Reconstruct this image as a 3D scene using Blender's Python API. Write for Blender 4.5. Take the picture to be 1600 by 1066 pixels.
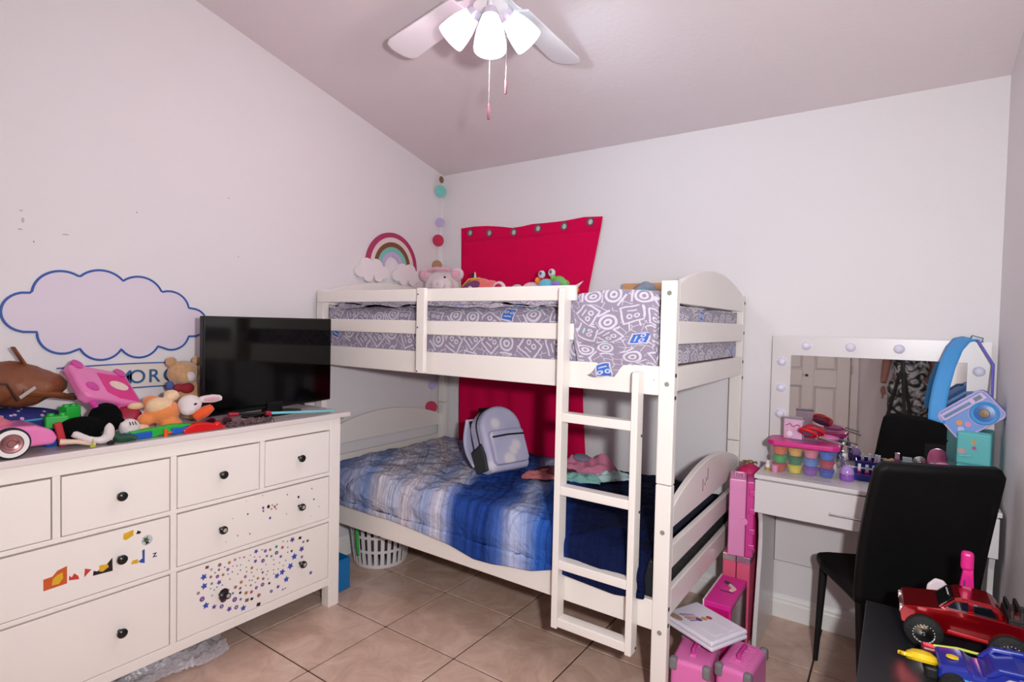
import bpy, bmesh, math, random
from mathutils import Vector, Matrix, Euler, noise
R = math.radians
rnd = random.Random(7)
scene = bpy.context.scene
COL = scene.collection
for o in list(bpy.data.objects): bpy.data.objects.remove(o)

# ------------------------------------------------------------------ camera
CAM = Vector((2.714, -3.0056, 1.4149))
yaw, pitch, roll, FPX = .6071, -.0302, .0217, 871.66
dv = Vector((-math.sin(yaw)*math.cos(pitch), math.cos(yaw)*math.cos(pitch), math.sin(pitch)))
rv = Vector((math.cos(yaw), math.sin(yaw), 0)); uv_ = rv.cross(dv)
rv, uv_ = rv*math.cos(roll)+uv_*math.sin(roll), -rv*math.sin(roll)+uv_*math.cos(roll)
cd = bpy.data.cameras.new('camera'); cam = bpy.data.objects.new('camera', cd); COL.objects.link(cam)
cd.sensor_width = 36; cd.lens = FPX*36/1600; cd.clip_start = .05
m = Matrix((rv, uv_, -dv)).transposed().to_4x4(); m.translation = CAM
cam.matrix_world = m
scene.camera = cam
# ------------------------------------------------------------------ world, photographer's flash, exposure
w = bpy.data.worlds.new('world'); scene.world = w; w.use_nodes = True
w.node_tree.nodes['Background'].inputs[0].default_value = (.8, .8, .85, 1)
w.node_tree.nodes['Background'].inputs[1].default_value = .05
fl = bpy.data.lights.new('camera_flash', 'AREA'); fl.shape = 'DISK'; fl.size = .09; fl.energy = 33
fl.color = (.965, .99, 1); fl.spread = R(180)
flo = bpy.data.objects.new('camera_flash', fl); COL.objects.link(flo)
fm = m.copy(); fm.translation = CAM + rv*.24 + uv_*.09 - dv*.04
flo.matrix_world = fm
scene.view_settings.view_transform = 'Standard'; scene.view_settings.look = 'None'
scene.view_settings.gamma = 1; scene.view_settings.use_curve_mapping = False
scene.view_settings.exposure = .42
SHADE_POWER = 1.25
BULB_POWER = 6.0

# ------------------------------------------------------------------ materials
def lin(c):
    return tuple(((x/255+.055)/1.055)**2.4 if x/255 > .04045 else x/255/12.92 for x in c)
MATS = {}
def nm(mt, t, x=0, **kw):
    n = mt.node_tree.nodes.new(t)
    for k, v in kw.items(): setattr(n, k, v)
    return n
def M(name, c=(200,200,200), rough=.5, metal=0, var=.06, scale=14, bump=0, bscale=120, spec=.5, emit=0, ecol=None, trans=0, alpha=1, coat=0, sheen=0, rand=0, sss=0):
    if name in MATS: return MATS[name]
    mt = bpy.data.materials.new(name); mt.use_nodes = True; MATS[name] = mt
    nt = mt.node_tree; L = nt.links; b = nt.nodes['Principled BSDF']
    b.inputs['Roughness'].default_value = rough; b.inputs['Metallic'].default_value = metal
    b.inputs['Specular IOR Level'].default_value = spec
    b.inputs['Transmission Weight'].default_value = trans; b.inputs['Alpha'].default_value = alpha
    b.inputs['Coat Weight'].default_value = coat; b.inputs['Sheen Weight'].default_value = sheen
    tc = nm(mt, 'ShaderNodeTexCoord'); no = nm(mt, 'ShaderNodeTexNoise'); no.inputs['Scale'].default_value = scale; no.inputs['Detail'].default_value = 4
    L.new(tc.outputs['Object'], no.inputs['Vector'])
    mr = nm(mt, 'ShaderNodeMapRange'); mr.inputs['To Min'].default_value = 1-var; mr.inputs['To Max'].default_value = 1+var
    L.new(no.outputs['Fac'], mr.inputs['Value'])
    val = mr.outputs['Result']
    if rand:
        oi = nm(mt, 'ShaderNodeObjectInfo'); mr2 = nm(mt, 'ShaderNodeMapRange'); mr2.inputs['To Min'].default_value = 1-rand; mr2.inputs['To Max'].default_value = 1+rand
        L.new(oi.outputs['Random'], mr2.inputs['Value']); mu = nm(mt, 'ShaderNodeMath', operation='MULTIPLY'); L.new(val, mu.inputs[0]); L.new(mr2.outputs[0], mu.inputs[1]); val = mu.outputs[0]
    vm = nm(mt, 'ShaderNodeVectorMath', operation='SCALE'); vm.inputs[0].default_value = lin(c); L.new(val, vm.inputs['Scale'])
    L.new(vm.outputs[0], b.inputs['Base Color'])
    if bump:
        n2 = nm(mt, 'ShaderNodeTexNoise'); n2.inputs['Scale'].default_value = bscale; n2.inputs['Detail'].default_value = 3
        L.new(tc.outputs['Object'], n2.inputs['Vector'])
        bu = nm(mt, 'ShaderNodeBump'); bu.inputs['Strength'].default_value = bump; bu.inputs['Distance'].default_value = .004
        L.new(n2.outputs['Fac'], bu.inputs['Height']); L.new(bu.outputs[0], b.inputs['Normal'])
    if emit:
        b.inputs['Emission Color'].default_value = (*lin(ecol or c), 1); b.inputs['Emission Strength'].default_value = emit
    return mt
def ramp(mt, stops, interp='LINEAR'):
    r = nm(mt, 'ShaderNodeValToRGB'); r.color_ramp.interpolation = interp
    e = r.color_ramp.elements
    while len(e) < len(stops): e.new(.5)
    for el, (p, c) in zip(e, stops): el.position = p; el.color = (*lin(c), 1)
    return r

# ------------------------------------------------------------------ mesh helpers
class MB:
    def __init__(s): s.v = []; s.f = []; s.a = {}
    def add(s, vs, fs, M_=None):
        o = len(s.v)
        s.v += [tuple(M_ @ Vector(p)) if M_ else tuple(p) for p in vs]
        s.f += [tuple(i+o for i in f) for f in fs]; return s
    def box(s, x0, x1, y0, y1, z0, z1, M_=None):
        vs = [(x, y, z) for z in (z0, z1) for y in (y0, y1) for x in (x0, x1)]
        return s.add(vs, [(0,2,3,1),(4,5,7,6),(0,1,5,4),(2,6,7,3),(0,4,6,2),(1,3,7,5)], M_)
    def cbox(s, c, d, rot=(0,0,0)):
        return s.box(-d[0]/2, d[0]/2, -d[1]/2, d[1]/2, -d[2]/2, d[2]/2, Matrix.Translation(c) @ Euler(rot).to_matrix().to_4x4())
    def tube(s, pts, r, n=8, cap=True):
        pts = [Vector(p) for p in pts]; k = len(pts); rs = r if isinstance(r, (list, tuple)) else [r]*k
        t0 = (pts[1]-pts[0]).normalized(); up = Vector((0,0,1)) if abs(t0.z) < .9 else Vector((1,0,0))
        x = t0.cross(up).normalized(); vs = []
        for i, p in enumerate(pts):
            t = (pts[min(i+1,k-1)]-pts[max(i-1,0)]).normalized()
            x = (x - t*x.dot(t)).normalized(); y = t.cross(x)
            vs += [p + (x*math.cos(2*math.pi*j/n)+y*math.sin(2*math.pi*j/n))*rs[i] for j in range(n)]
        fs = [(i*n+j, i*n+(j+1)%n, (i+1)*n+(j+1)%n, (i+1)*n+j) for i in range(k-1) for j in range(n)]
        if cap: fs += [tuple(range(n))[::-1], tuple((k-1)*n+j for j in range(n))]
        return s.add(vs, fs)
    def lathe(s, prof, c=(0,0,0), n=20, M_=None, a0=0, a1=2*math.pi):
        T = Matrix.Translation(c) @ (M_ or Matrix.Identity(4)); vs = []; fs = []; k = len(prof)
        for i in range(n):
            a = 2*math.pi*i/n; vs += [(r*math.cos(a), r*math.sin(a), z) for r, z in prof]
        for i in range(n):
            j = (i+1) % n
            for q in range(k-1): fs.append((i*k+q, j*k+q, j*k+q+1, i*k+q+1))
        ring = prof[0] == prof[-1]
        if prof[0][0] > 1e-5 and not ring: fs.append(tuple(i*k for i in range(n))[::-1])
        if prof[-1][0] > 1e-5 and not ring: fs.append(tuple(i*k+k-1 for i in range(n)))
        return s.add(vs, fs, T)
    def prism(s, poly, ax, a, b, M_=None):
        n = len(poly)
        def p3(p, q): return {'x': (q, p[0], p[1]), 'y': (p[0], q, p[1]), 'z': (p[0], p[1], q)}[ax]
        vs = [p3(p, a) for p in poly]+[p3(p, b) for p in poly]
        fs = [tuple(range(n))[::-1], tuple(range(n, 2*n))]+[(i, (i+1) % n, n+(i+1) % n, n+i) for i in range(n)]
        return s.add(vs, fs, M_)
    def ell(s, c, r, rot=(0,0,0), n=16, k=10):
        T = Matrix.Translation(c) @ Euler(rot).to_matrix().to_4x4(); vs = [(0,0,-r[2])]; fs = []
        for i in range(1, k):
            t = math.pi*i/k - math.pi/2
            vs += [(r[0]*math.cos(t)*math.cos(2*math.pi*j/n), r[1]*math.cos(t)*math.sin(2*math.pi*j/n), r[2]*math.sin(t)) for j in range(n)]
        vs.append((0,0,r[2])); e = len(vs)-1
        fs += [(0, 1+(j+1) % n, 1+j) for j in range(n)]
        fs += [(1+i*n+j, 1+i*n+(j+1) % n, 1+(i+1)*n+(j+1) % n, 1+(i+1)*n+j) for i in range(k-2) for j in range(n)]
        fs += [(e, 1+(k-2)*n+j, 1+(k-2)*n+(j+1) % n) for j in range(n)]
        return s.add(vs, fs, T)
    def grid(s, fn, nu, nv, flip=False):
        o = len(s.v)
        for i in range(nu+1):
            for j in range(nv+1):
                p = fn(i/nu, j/nv)
                s.v.append(tuple(p[:3]))
                if len(p) > 3: s.a[len(s.v)-1] = tuple(p[3:])+(0,)*(6-len(p))
        for i in range(nu):
            for j in range(nv):
                q = (o+i*(nv+1)+j, o+(i+1)*(nv+1)+j, o+(i+1)*(nv+1)+j+1, o+i*(nv+1)+j+1)
                s.f.append(q[::-1] if flip else q)
        return s
    def build(s, name, mat, par=None, loc=None, rot=None, smooth=None, bevel=0, seg=2, sub=0, vox=0, solid=0, kind=None):
        me = bpy.data.meshes.new(name); me.from_pydata(s.v, [], s.f); me.update()
        bm = bmesh.new(); bm.from_mesh(me); bmesh.ops.recalc_face_normals(bm, faces=bm.faces) if not s.a else None; bm.to_mesh(me); bm.free()
        if s.a:
            at = me.attributes.new('cloth', 'FLOAT_VECTOR', 'POINT')
            for i, v in s.a.items(): at.data[i].vector = v[:3]
        o = bpy.data.objects.new(name, me); COL.objects.link(o)
        me.materials.append(M(*mat) if isinstance(mat, tuple) else mat)
        if par: o.parent = par
        if loc: o.location = loc
        if rot: o.rotation_euler = rot
        if vox:
            md = o.modifiers.new('remesh', 'REMESH'); md.mode = 'VOXEL'; md.voxel_size = vox; md.use_smooth_shade = True
            md = o.modifiers.new('smooth', 'SMOOTH'); md.factor = .5; md.iterations = 6
        if solid:
            md = o.modifiers.new('solid', 'SOLIDIFY'); md.thickness = solid; md.offset = 0
        if bevel:
            md = o.modifiers.new('bevel', 'BEVEL'); md.width = bevel; md.segments = seg; md.limit_method = 'ANGLE'; md.angle_limit = R(35)
        if sub:
            md = o.modifiers.new('sub', 'SUBSURF'); md.levels = sub; md.render_levels = sub
        if smooth is None: smooth = not bevel
        if smooth:
            me.shade_smooth()
            if not (sub or s.a): me.set_sharp_from_angle(angle=R(40))
        if kind: o['kind'] = kind
        return o
def tag(o, label, cat, group=None):
    o['label'] = label; o['category'] = cat
    if group: o['group'] = group
    return o
def thing(name, label, cat, loc=(0,0,0), rot=(0,0,0), group=None):
    o = bpy.data.objects.new(name, None); o.empty_display_size = .05; COL.objects.link(o); o.location = loc; o.rotation_euler = rot
    return tag(o, label, cat, group)
def struct(o): o['kind'] = 'structure'; return o
def blob(name, ells, mat, par=None, vox=.007, **k):
    b = MB()
    for e in ells:
        if len(e) == 2 and not isinstance(e[0][0], (int, float)): b.tube(e[0], e[1], 12)
        else: b.ell(*e)
    return b.build(name, mat, par, vox=vox, **k)
def text(name, body, size, mat, par, M_, ext=.0008, font=None, align='CENTER'):
    cu = bpy.data.curves.new(name, 'FONT'); cu.body = body; cu.size = size; cu.extrude = ext; cu.align_x = align; cu.align_y = 'CENTER'; cu.offset = .0008
    t = bpy.data.objects.new(name, cu); COL.objects.link(t)
    me = bpy.data.meshes.new_from_object(t.evaluated_get(bpy.context.evaluated_depsgraph_get()))
    bpy.data.objects.remove(t)
    me.transform(M_); me.materials.clear(); me.materials.append(mat)
    o = bpy.data.objects.new(name, me); COL.objects.link(o); o.parent = par
    return o
def N(x, y=0, z=0): return noise.noise(Vector((x, y, z)))

# palette
WALL = M('wall_paint', (228,222,224), .6, var=.012, scale=3, bump=.10, bscale=90)
CEIL = M('ceiling_paint', (226,213,216), .85, var=.02, scale=4, bump=.35, bscale=55)
TRIM = M('trim_white', (240,236,234), .35, var=.01)
BEDW = M('bed_white_paint', (236,228,222), .32, var=.015, scale=5, coat=.15)
DRW = M('dresser_white_paint', (249,240,234), .36, var=.015, scale=4, coat=.1)
DESK = M('desk_white_laminate', (220,212,213), .32, var=.012, scale=6)
BLACK = M('matt_black', (10,10,11), .6, var=.1)
GBLK = M('gloss_black', (9,9,10), .16, var=.05)
KNOB = M('black_knob', (20,19,19), .28, var=.1)
BOLT = M('bolt_steel', (158,156,152), .4, .4)
W = 3.0455; H = 2.462; SL = .2405; YF = -3.72
def zc(y): return H - SL*y

# ================================================================== SETTING
fl_ = struct(MB().box(-.1, W+.1, YF-.1, .1, -.08, -.004).build('floor', M('grout', (64,42,32), .95, var=.15, scale=60), smooth=False))
TILE = M('floor_tile', (182,151,131), .30, var=.0, rand=.04, spec=.45)
nt = TILE.node_tree; L = nt.links; b = nt.nodes['Principled BSDF']
tc = nt.nodes['Texture Coordinate']
geo = nm(TILE, 'ShaderNodeNewGeometry'); n1 = nm(TILE, 'ShaderNodeTexNoise'); n1.inputs['Scale'].default_value = 6.5; n1.inputs['Detail'].default_value = 9; n1.inputs['Roughness'].default_value = .68; n1.inputs['Distortion'].default_value = .9
L.new(geo.outputs['Position'], n1.inputs['Vector'])
rp = ramp(TILE, [(.28, (184,149,131)), (.45, (203,169,151)), (.55, (213,181,163)), (.70, (224,196,178))]); L.new(n1.outputs['Fac'], rp.inputs[0]); L.new(rp.outputs[0], b.inputs['Base Color'])
ts, tx, ty = .414, .3885-.414, -.8162+.414*2
i = 0
xs = [0]; x = tx+ts
while x < W: xs.append(x); x += ts
xs.append(W)
ys = [0]; y = ty-ts
while y > YF: ys.append(y) if y < 0 else None; y -= ts
ys.append(YF)
tmesh = {}
for x0, x1 in zip(xs, xs[1:]):
    for y1, y0 in zip(ys, ys[1:]):
        k = (round(x1-x0, 3), round(y1-y0, 3)); g = .0034
        if k[0] < .02 or k[1] < .02: continue
        if k not in tmesh:
            o = MB().box(-k[0]/2+g, k[0]/2-g, -k[1]/2+g, k[1]/2-g, -.006, 0).build('tile', TILE, fl_, bevel=.0018, seg=1, smooth=False); tmesh[k] = o
        else:
            o = tmesh[k].copy(); COL.objects.link(o)
        o.location = ((x0+x1)/2, (y0+y1)/2, 0)
T_ = .1
struct(MB().prism([(YF-T_, -.08), (T_, -.08), (T_, zc(0)), (0, zc(0)), (YF-T_, zc(YF-T_))], 'x', -T_, 0).build('wall_left', WALL, smooth=False))
struct(MB().prism([(YF-T_, -.08), (T_, -.08), (T_, zc(0)), (0, zc(0)), (YF-T_, zc(YF-T_))], 'x', W, W+T_).build('wall_right', WALL, smooth=False))
struct(MB().box(0, W, 0, T_, -.08, H).build('wall_back', WALL, smooth=False))
struct(MB().box(0, W, YF-T_, YF, -.08, zc(YF)).build('wall_front', WALL, smooth=False))
struct(MB().prism([(T_, H), (T_, H+.1), (0, H+.1), (YF-T_, zc(YF-T_)+.1), (YF-T_, zc(YF-T_)), (0, H)], 'x', -T_, W+T_).build('ceiling', CEIL, smooth=False))
bp = [(0,0), (-.014,0), (-.014,.075), (-.011,.082), (-.011,.095), (-.007,.103), (-.004,.114), (0,.114)]
struct(MB().prism([(p[0]-.0005, p[1]) for p in bp], 'x', .001, W-.001).build('baseboard_back', TRIM, smooth=False))
struct(MB().prism([(-p[0]+.0005, p[1]) for p in bp], 'y', YF+.001, -.016).build('baseboard_left', TRIM, smooth=False))
struct(MB().prism([(W+p[0]-.0005, p[1]) for p in bp], 'y', YF+.001, -.016).build('baseboard_right', TRIM, smooth=False))
# six panel door on the wall behind the camera (seen in the vanity mirror)
DX0, DX1 = 1.553, 2.313
dr = struct(thing('door_1', 'white six panel door seen in the vanity mirror', 'door', (0, YF, 0)))
del dr['category']; del dr['label']
MB().box(DX0, DX1, .004, .012, .005, 2.03).build('door_leaf', TRIM, dr, smooth=False)
zz = [(.005,.24), (.83,1.0), (1.58,1.72), (1.92,2.03)]
for xa, xb in ((DX0+.1152, (DX0+DX1)/2-.0552), ((DX0+DX1)/2+.0552, DX1-.1152)):
  for z0, z1 in zz: MB().box(xa, xb, .012, .0355, z0, z1).build('door_rail', TRIM, dr, bevel=.004)
for x0, x1 in ((DX0, DX0+.115), ((DX0+DX1)/2-.055, (DX0+DX1)/2+.055), (DX1-.115, DX1)): MB().box(x0, x1, .012, .036, .005, 2.03).build('door_stile', TRIM, dr, bevel=.004)
for x0, x1 in ((DX0+.115, (DX0+DX1)/2-.055), ((DX0+DX1)/2+.055, DX1-.115)):
    for (a, z0), (z1, b_) in zip(zz, zz[1:]): MB().box(x0+.022, x1-.022, .012, .03, z0+.022, z1-.022).build('door_panel', TRIM, dr, bevel=.012, seg=2)
MB().lathe([(.0,0), (.026,.0), (.026,.006), (.012,.012), (.012,.03), (.027,.045), (.026,.062), (.0,.068)], (DX0+.06, .036, .95), 18, Euler((R(-90),0,0)).to_matrix().to_4x4()).build('door_knob', M('brushed_nickel', (170,165,160), .3, 1), dr)
for z in (.25, 1.02, 1.8): MB().box(DX1-.002, DX1+.012, .03, .042, z-.045, z+.045).build('hinge', M('brushed_nickel'), dr, bevel=.002)
MB().box(1.905, 1.935, .0365, .0372, .93, .955).box(1.886, 1.89, .0365, .0372, .93, .962).build('door_sticker', M('sticker_dark', (50,50,64), .5), dr, smooth=False)
for x0, x1, z0, z1 in ((DX0-.075, DX0-.006, 0, 2.105), (DX1+.006, DX1+.075, 0, 2.105), (DX0-.075, DX1+.075, 2.036, 2.105)):
    MB().box(x0, x1, .0005, .02, z0, z1).build('door_casing', TRIM, dr, bevel=.004)
# wall scuffs on the left wall
SCUFF = M('scuff_grey', (196,182,184), .8)
for y, z, a, b_ in ((-2.335,1.80,.006,.003), (-2.33,1.765,.005,.010), (-2.338,1.73,.008,.003), (-2.2,1.73,.012,.003)):
    MB().ell((.0006, y, z), (.0005, a, b_), n=8, k=6).build('scuff_mark', SCUFF, bpy.data.objects['wall_left'])
for y, z in ((-2.298,1.689), (-1.55,2.0), (-1.5,1.72), (-1.95,1.86)): MB().ell((.0008, y, z), (.001, .0022, .0022), n=8, k=6).build('nail_hole', M('hole_dark', (60,50,50), .8), bpy.data.objects['wall_left'])

# ================================================================== DRESSER
DXF, DY1 = .4545, -1.2256; DY0 = DY1-1.54
d = thing('dresser', 'white eight drawer dresser covered in stickers along the left wall', 'dresser', (.23, (DY0+DY1)/2, 0))
def loc(o): o.location = Vector(o.location) - Vector(d.location); return o
def dpart(b, n, mt=DRW, par=None, **k):
    o = b.build(n, mt, par or d, **k)
    if par is None: loc(o)
    return o
dpart(MB().box(.004, .4745, DY0-.045, DY1+.045, .937, .96), 'top_board', M('dresser_top', (228,216,214), .22, var=.02, coat=.3), bevel=.003)
dpart(MB().box(.02, .42, DY1-.02, DY1-.002, .11, .937), 'side_panel', bevel=.002)
dpart(MB().box(.02, .42, DY0+.002, DY0+.02, .11, .937), 'side_panel', bevel=.002)
dpart(MB().box(.02, .028, DY0+.02, DY1-.02, .15, .937), 'back_panel', smooth=False)
for y0 in (DY1-.06, DY0):
    for x0, x1 in ((.40, DXF), (.02, .065)): dpart(MB().box(x0, x1, y0, y0+.06, 0, .937), 'leg', bevel=.0025)
YC = -1.998
for y0, y1, z0, z1 in ((DY0+.06, DY1-.06, .882, .937), (DY0+.06, DY1-.06, .658, .674), (DY0+.06, DY1-.06, .43, .446), (DY0+.06, DY1-.06, .112, .152)):
    dpart(MB().box(.41, DXF-.001, y0, y1, z0, z1), 'rail', bevel=.002)
dpart(MB().box(.41, DXF-.002, YC-.011, YC+.011, .152, .882), 'stile', bevel=.002)
for yc in (-1.636, -2.36): dpart(MB().box(.41, DXF-.002, yc-.011, yc+.011, .674, .882), 'stile', bevel=.002)
dpart(MB().box(.10, .40, DY0+.03, DY1-.03, .16, .90), 'carcass', M('dresser_gap_shade', (40,32,28), .9), smooth=False)  # solid dark filler; shade of the drawer gaps is put into its colour
knob_prof = [(.0,0), (.007,0), (.007,.012), (.013,.018), (.0165,.024), (.0165,.029), (.011,.034), (0,.0355)]
RX = Euler((0, R(90), 0)).to_matrix().to_4x4()
def drawer(y0, y1, z0, z1, knobs):
    g = .0035
    f = dpart(MB().box(.405, DXF-.003, y0+g, y1-g, z0+g*.6, z1-g*1.9), 'drawer', bevel=.0025)
    for y, z in knobs: MB().lathe(knob_prof, (DXF-.003, y, z), 16, RX).build('knob', KNOB, f)
    return f
c1, c2, c3, c4 = (-2.76+.055, -2.371), (-2.349, -2.009), (-1.987, -1.647), (-1.625, -1.2856)
for (y0, y1) in (c1, c2, c3, c4): drawer(y0, y1, .674, .882, [((y0+y1)/2, .776)])
dA = drawer(c1[0], c2[1], .446, .658, [(-2.179,.549), (-2.545,.549)])
dB = drawer(c3[0], c4[1], .446, .658, [(-1.818,.549), (-1.453,.549)])
dC = drawer(c1[0], c2[1], .152, .43, [(-2.179,.283), (-2.545,.283)])
dD = drawer(c3[0], c4[1], .152, .43, [(-1.818,.275), (-1.445,.278)])
SC = {'m': (120,58,84), 'o': (176,110,52), 'p': (176,120,150), 'g': (176,172,166), 'k': (34,26,32), 'v': (92,72,160), 'b': (58,84,182), 'r': (158,74,92), 'c': (44,120,132), 'a': (74,100,156), 'e': (120,104,72)}
def star(cy, cz, r, n, q, ph): return [(cy+math.cos(ph+math.pi*i/n)*r*(1 if i % 2 else q), cz+math.sin(ph+math.pi*i/n)*r*(1 if i % 2 else q)) for i in range(2*n)]
def sticker(par, poly, c, lay=0):
    x = DXF-.003+.0003+lay*.0005
    MB().prism(poly, 'x', x-.0003, x+.0004).build('sticker', M('sticker_'+c, SC[c], .35, var=.25, scale=160) if c in SC else MATS[c], par, smooth=False)
def disc(cy, cz, r, n=12, sq=1, ph=0): return [(cy+math.cos(ph+2*math.pi*i/n)*r*sq, cz+math.sin(ph+2*math.pi*i/n)*r) for i in range(n)]
big = [(-1.871,.407,.0047,'m','s'),(-1.82,.399,.0052,'m','d'),(-1.78,.395,.0046,'o','t'),(-1.756,.399,.0042,'p','t'),(-1.735,.4,.0025,'p','d'),(-1.716,.396,.0032,'p','d'),(-1.854,.392,.0038,'g','r'),(-1.823,.38,.0034,'k','d'),(-1.786,.368,.0045,'v','d'),(-1.884,.372,.0078,'b','t'),(-1.856,.362,.0041,'r','d'),(-1.829,.354,.0052,'v','d'),(-1.806,.353,.0042,'o','t'),(-1.882,.334,.0078,'b','t'),(-1.852,.333,.0038,'c','d'),(-1.822,.327,.0059,'v','t'),(-1.905,.314,.0044,'r','r'),(-1.89,.284,.0074,'v','d'),(-1.875,.252,.0078,'b','t'),(-1.803,.247,.0063,'k','d'),(-1.842,.233,.0058,'v','t'),(-1.811,.222,.0062,'v','r'),(-1.779,.198,.0067,'v','t'),(-1.749,.193,.0064,'v','r'),(-1.718,.177,.0075,'b','t'),(-1.756,.229,.0074,'v','d'),(-1.73,.22,.0039,'v','d'),(-1.753,.281,.005,'r','d'),(-1.728,.293,.005,'o','t'),(-1.732,.268,.0043,'c','d'),(-1.71,.31,.0047,'r','d'),(-1.681,.338,.0047,'o','t'),(-1.63,.352,.0063,'a','d'),(-1.665,.362,.0051,'v','t'),(-1.662,.404,.0058,'v','t'),(-1.619,.392,.0052,'v','d'),(-1.596,.39,.0041,'r','d'),(-1.566,.394,.0045,'c','t'),(-1.565,.366,.0064,'c','d'),(-1.536,.381,.0049,'r','d'),(-1.486,.401,.0073,'v','t'),(-1.446,.397,.0051,'k','s'),(-1.428,.373,.0043,'r','d'),(-1.405,.371,.0044,'k','t'),(-1.437,.342,.0082,'v','t'),(-1.475,.319,.0089,'b','t'),(-1.435,.304,.0047,'v','d'),(-1.495,.281,.0089,'b','t'),(-1.536,.268,.0084,'b','t'),(-1.562,.26,.0076,'b','t'),(-1.515,.227,.0081,'b','t'),(-1.386,.211,.0056,'v','t'),(-1.556,.208,.0053,'v','t'),(-1.589,.2,.0052,'a','d'),(-1.599,.24,.0041,'k','t'),(-1.631,.246,.0063,'a','d'),(-1.66,.243,.0051,'v','d'),(-1.682,.233,.0051,'r','d'),(-1.648,.205,.0059,'r','d'),(-1.706,.238,.0054,'o','t'),(-1.702,.205,.0058,'e','s'),(-1.68,.202,.0044,'k','s'),(-1.732,.249,.0043,'k','t'),(-1.764,.259,.0035,'a','t'),(-1.649,.165,.0062,'k','s'),(-1.628,.271,.0044,'r','d'),(-1.653,.282,.004,'o','t'),(-1.631,.3,.0037,'k','d'),(-1.612,.367,.0041,'c','d'),(-1.59,.359,.0037,'c','t'),(-1.544,.342,.0046,'v','t'),(-1.685,.263,.0036,'p','d'),(-1.532,.186,.0031,'v','d'),(-1.52,.187,.0027,'v','d'),(-1.85,.283,.0031,'g','t'),(-1.489,.349,.0042,'k','t')]
for y, z, r, c, s in big:
    r *= 1.38; ph = rnd.random()*6
    if s in 'dr': sticker(dD, disc(y, z, r, 12), c); sticker(dD, disc(y, z, r*.55, 8), 'g' if s == 'r' else 'p', 1)
    elif s == 's': sticker(dD, disc(y, z, r*1.2, 4, 1.2, .6), c)
    else: sticker(dD, star(y, z, r*1.35, 5, .52, ph), c)
sm = [(-1.765,.375),(-1.747,.37),(-1.731,.368),(-1.799,.382),(-1.785,.348),(-1.767,.351),(-1.743,.333),(-1.777,.324),(-1.706,.349),(-1.704,.33),(-1.695,.375),(-1.688,.396),(-1.669,.382),(-1.645,.374),(-1.634,.402),(-1.732,.346),(-1.682,.318),(-1.672,.298),(-1.679,.283),(-1.691,.287),(-1.708,.271),(-1.664,.268),(-1.657,.322),(-1.637,.316),(-1.616,.33),(-1.579,.339),(-1.577,.317),(-1.55,.316),(-1.531,.296),(-1.519,.316),(-1.509,.35),(-1.509,.373),(-1.511,.401),(-1.533,.408),(-1.613,.284),(-1.607,.297),(-1.579,.293),(-1.556,.289),(-1.605,.261),(-1.577,.275),(-1.857,.314),(-1.831,.311),(-1.809,.311),(-1.842,.303),(-1.781,.281),(-1.839,.373)]
for y, z in sm: sticker(dD, star(y, z, .0042, 3, .5, rnd.random()*6), rnd.choice('kkavcpe'))
for y, z, r, c in [(-1.606,.586,.0085,'k'),(-1.631,.587,.0063,'v'),(-1.576,.578,.0063,'r'),(-1.63,.573,.0053,'r'),(-1.598,.533,.0063,'v'),(-1.514,.617,.0033,'k'),(-1.456,.592,.0063,'k'),(-1.373,.561,.0045,'k'),(-1.385,.615,.0033,'k'),(-1.701,.578,.0045,'a'),(-1.707,.636,.0023,'g'),(-1.767,.577,.0028,'g'),(-1.745,.498,.0037,'p'),(-1.691,.49,.0037,'c'),(-1.795,.487,.0028,'g'),(-1.517,.529,.0037,'g'),(-1.387,.483,.0025,'g'),(-1.634,.642,.0023,'k'),(-1.344,.518,.0025,'k')]:
    sticker(dB, disc(y, z, r, 9, .8, rnd.random()), c)
for y, z in ((-1.588,.588), (-1.592,.572), (-1.565,.585), (-1.57,.567)): sticker(dB, star(y, z, .005, 4, .5, z*99), 'r', 1)
for nme, c in (('orange_print', (206,92,40)), ('yellow_print', (226,176,40)), ('red_print', (206,62,52)), ('black_print', (30,26,34)), ('blue_print', (40,84,170)), ('green_print', (60,96,50)), ('silver_print', (200,206,208)), ('navy_print', (34,34,84))): M(nme, c, .4, var=.2, scale=80)
for pl, c, l in (([(-2.395,.511),(-2.395,.549),(-2.371,.551),(-2.358,.566),(-2.332,.573),(-2.332,.514)], 'orange_print', 0), ([(-2.373,.521),(-2.37,.543),(-2.358,.552),(-2.344,.556),(-2.343,.535),(-2.354,.521)], 'yellow_print', 1), ([(-2.327,.522),(-2.326,.538),(-2.319,.529),(-2.312,.541),(-2.301,.528),(-2.298,.516)], 'red_print', 0), ([(-2.284,.517),(-2.282,.546),(-2.263,.537)], 'red_print', 0), ([(-2.259,.513),(-2.257,.53),(-2.247,.524),(-2.233,.53),(-2.215,.542),(-2.201,.557),(-2.2,.51)], 'black_print', 0), ([(-2.241,.522),(-2.24,.542),(-2.215,.539),(-2.212,.528),(-2.23,.518)], 'yellow_print', 1), ([(-2.168,.613),(-2.166,.632),(-2.135,.638),(-2.135,.617),(-2.158,.607)], 'yellow_print', 0), ([(-2.126,.619),(-2.121,.631),(-2.109,.623),(-2.115,.617)], 'black_print', 0), ([(-2.119,.515),(-2.105,.523),(-2.106,.552),(-2.098,.555),(-2.098,.503),(-2.109,.507)], 'blue_print', 0), ([(-2.142,.512),(-2.139,.524),(-2.12,.525),(-2.119,.509)], 'yellow_print', 0), (disc(-2.09,.586,.019,18), 'silver_print', 0), (star(-2.094,.589,.014,5,.4,.4), 'green_print', 1), (star(-2.09,.577,.01,4,.4,.2), 'black_print', 2)): sticker(dA, pl, c, l)
TXM = Matrix(((0,0,1,0), (1,0,0,0), (0,1,0,0), (0,0,0,1)))   # text facing +x
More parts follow.
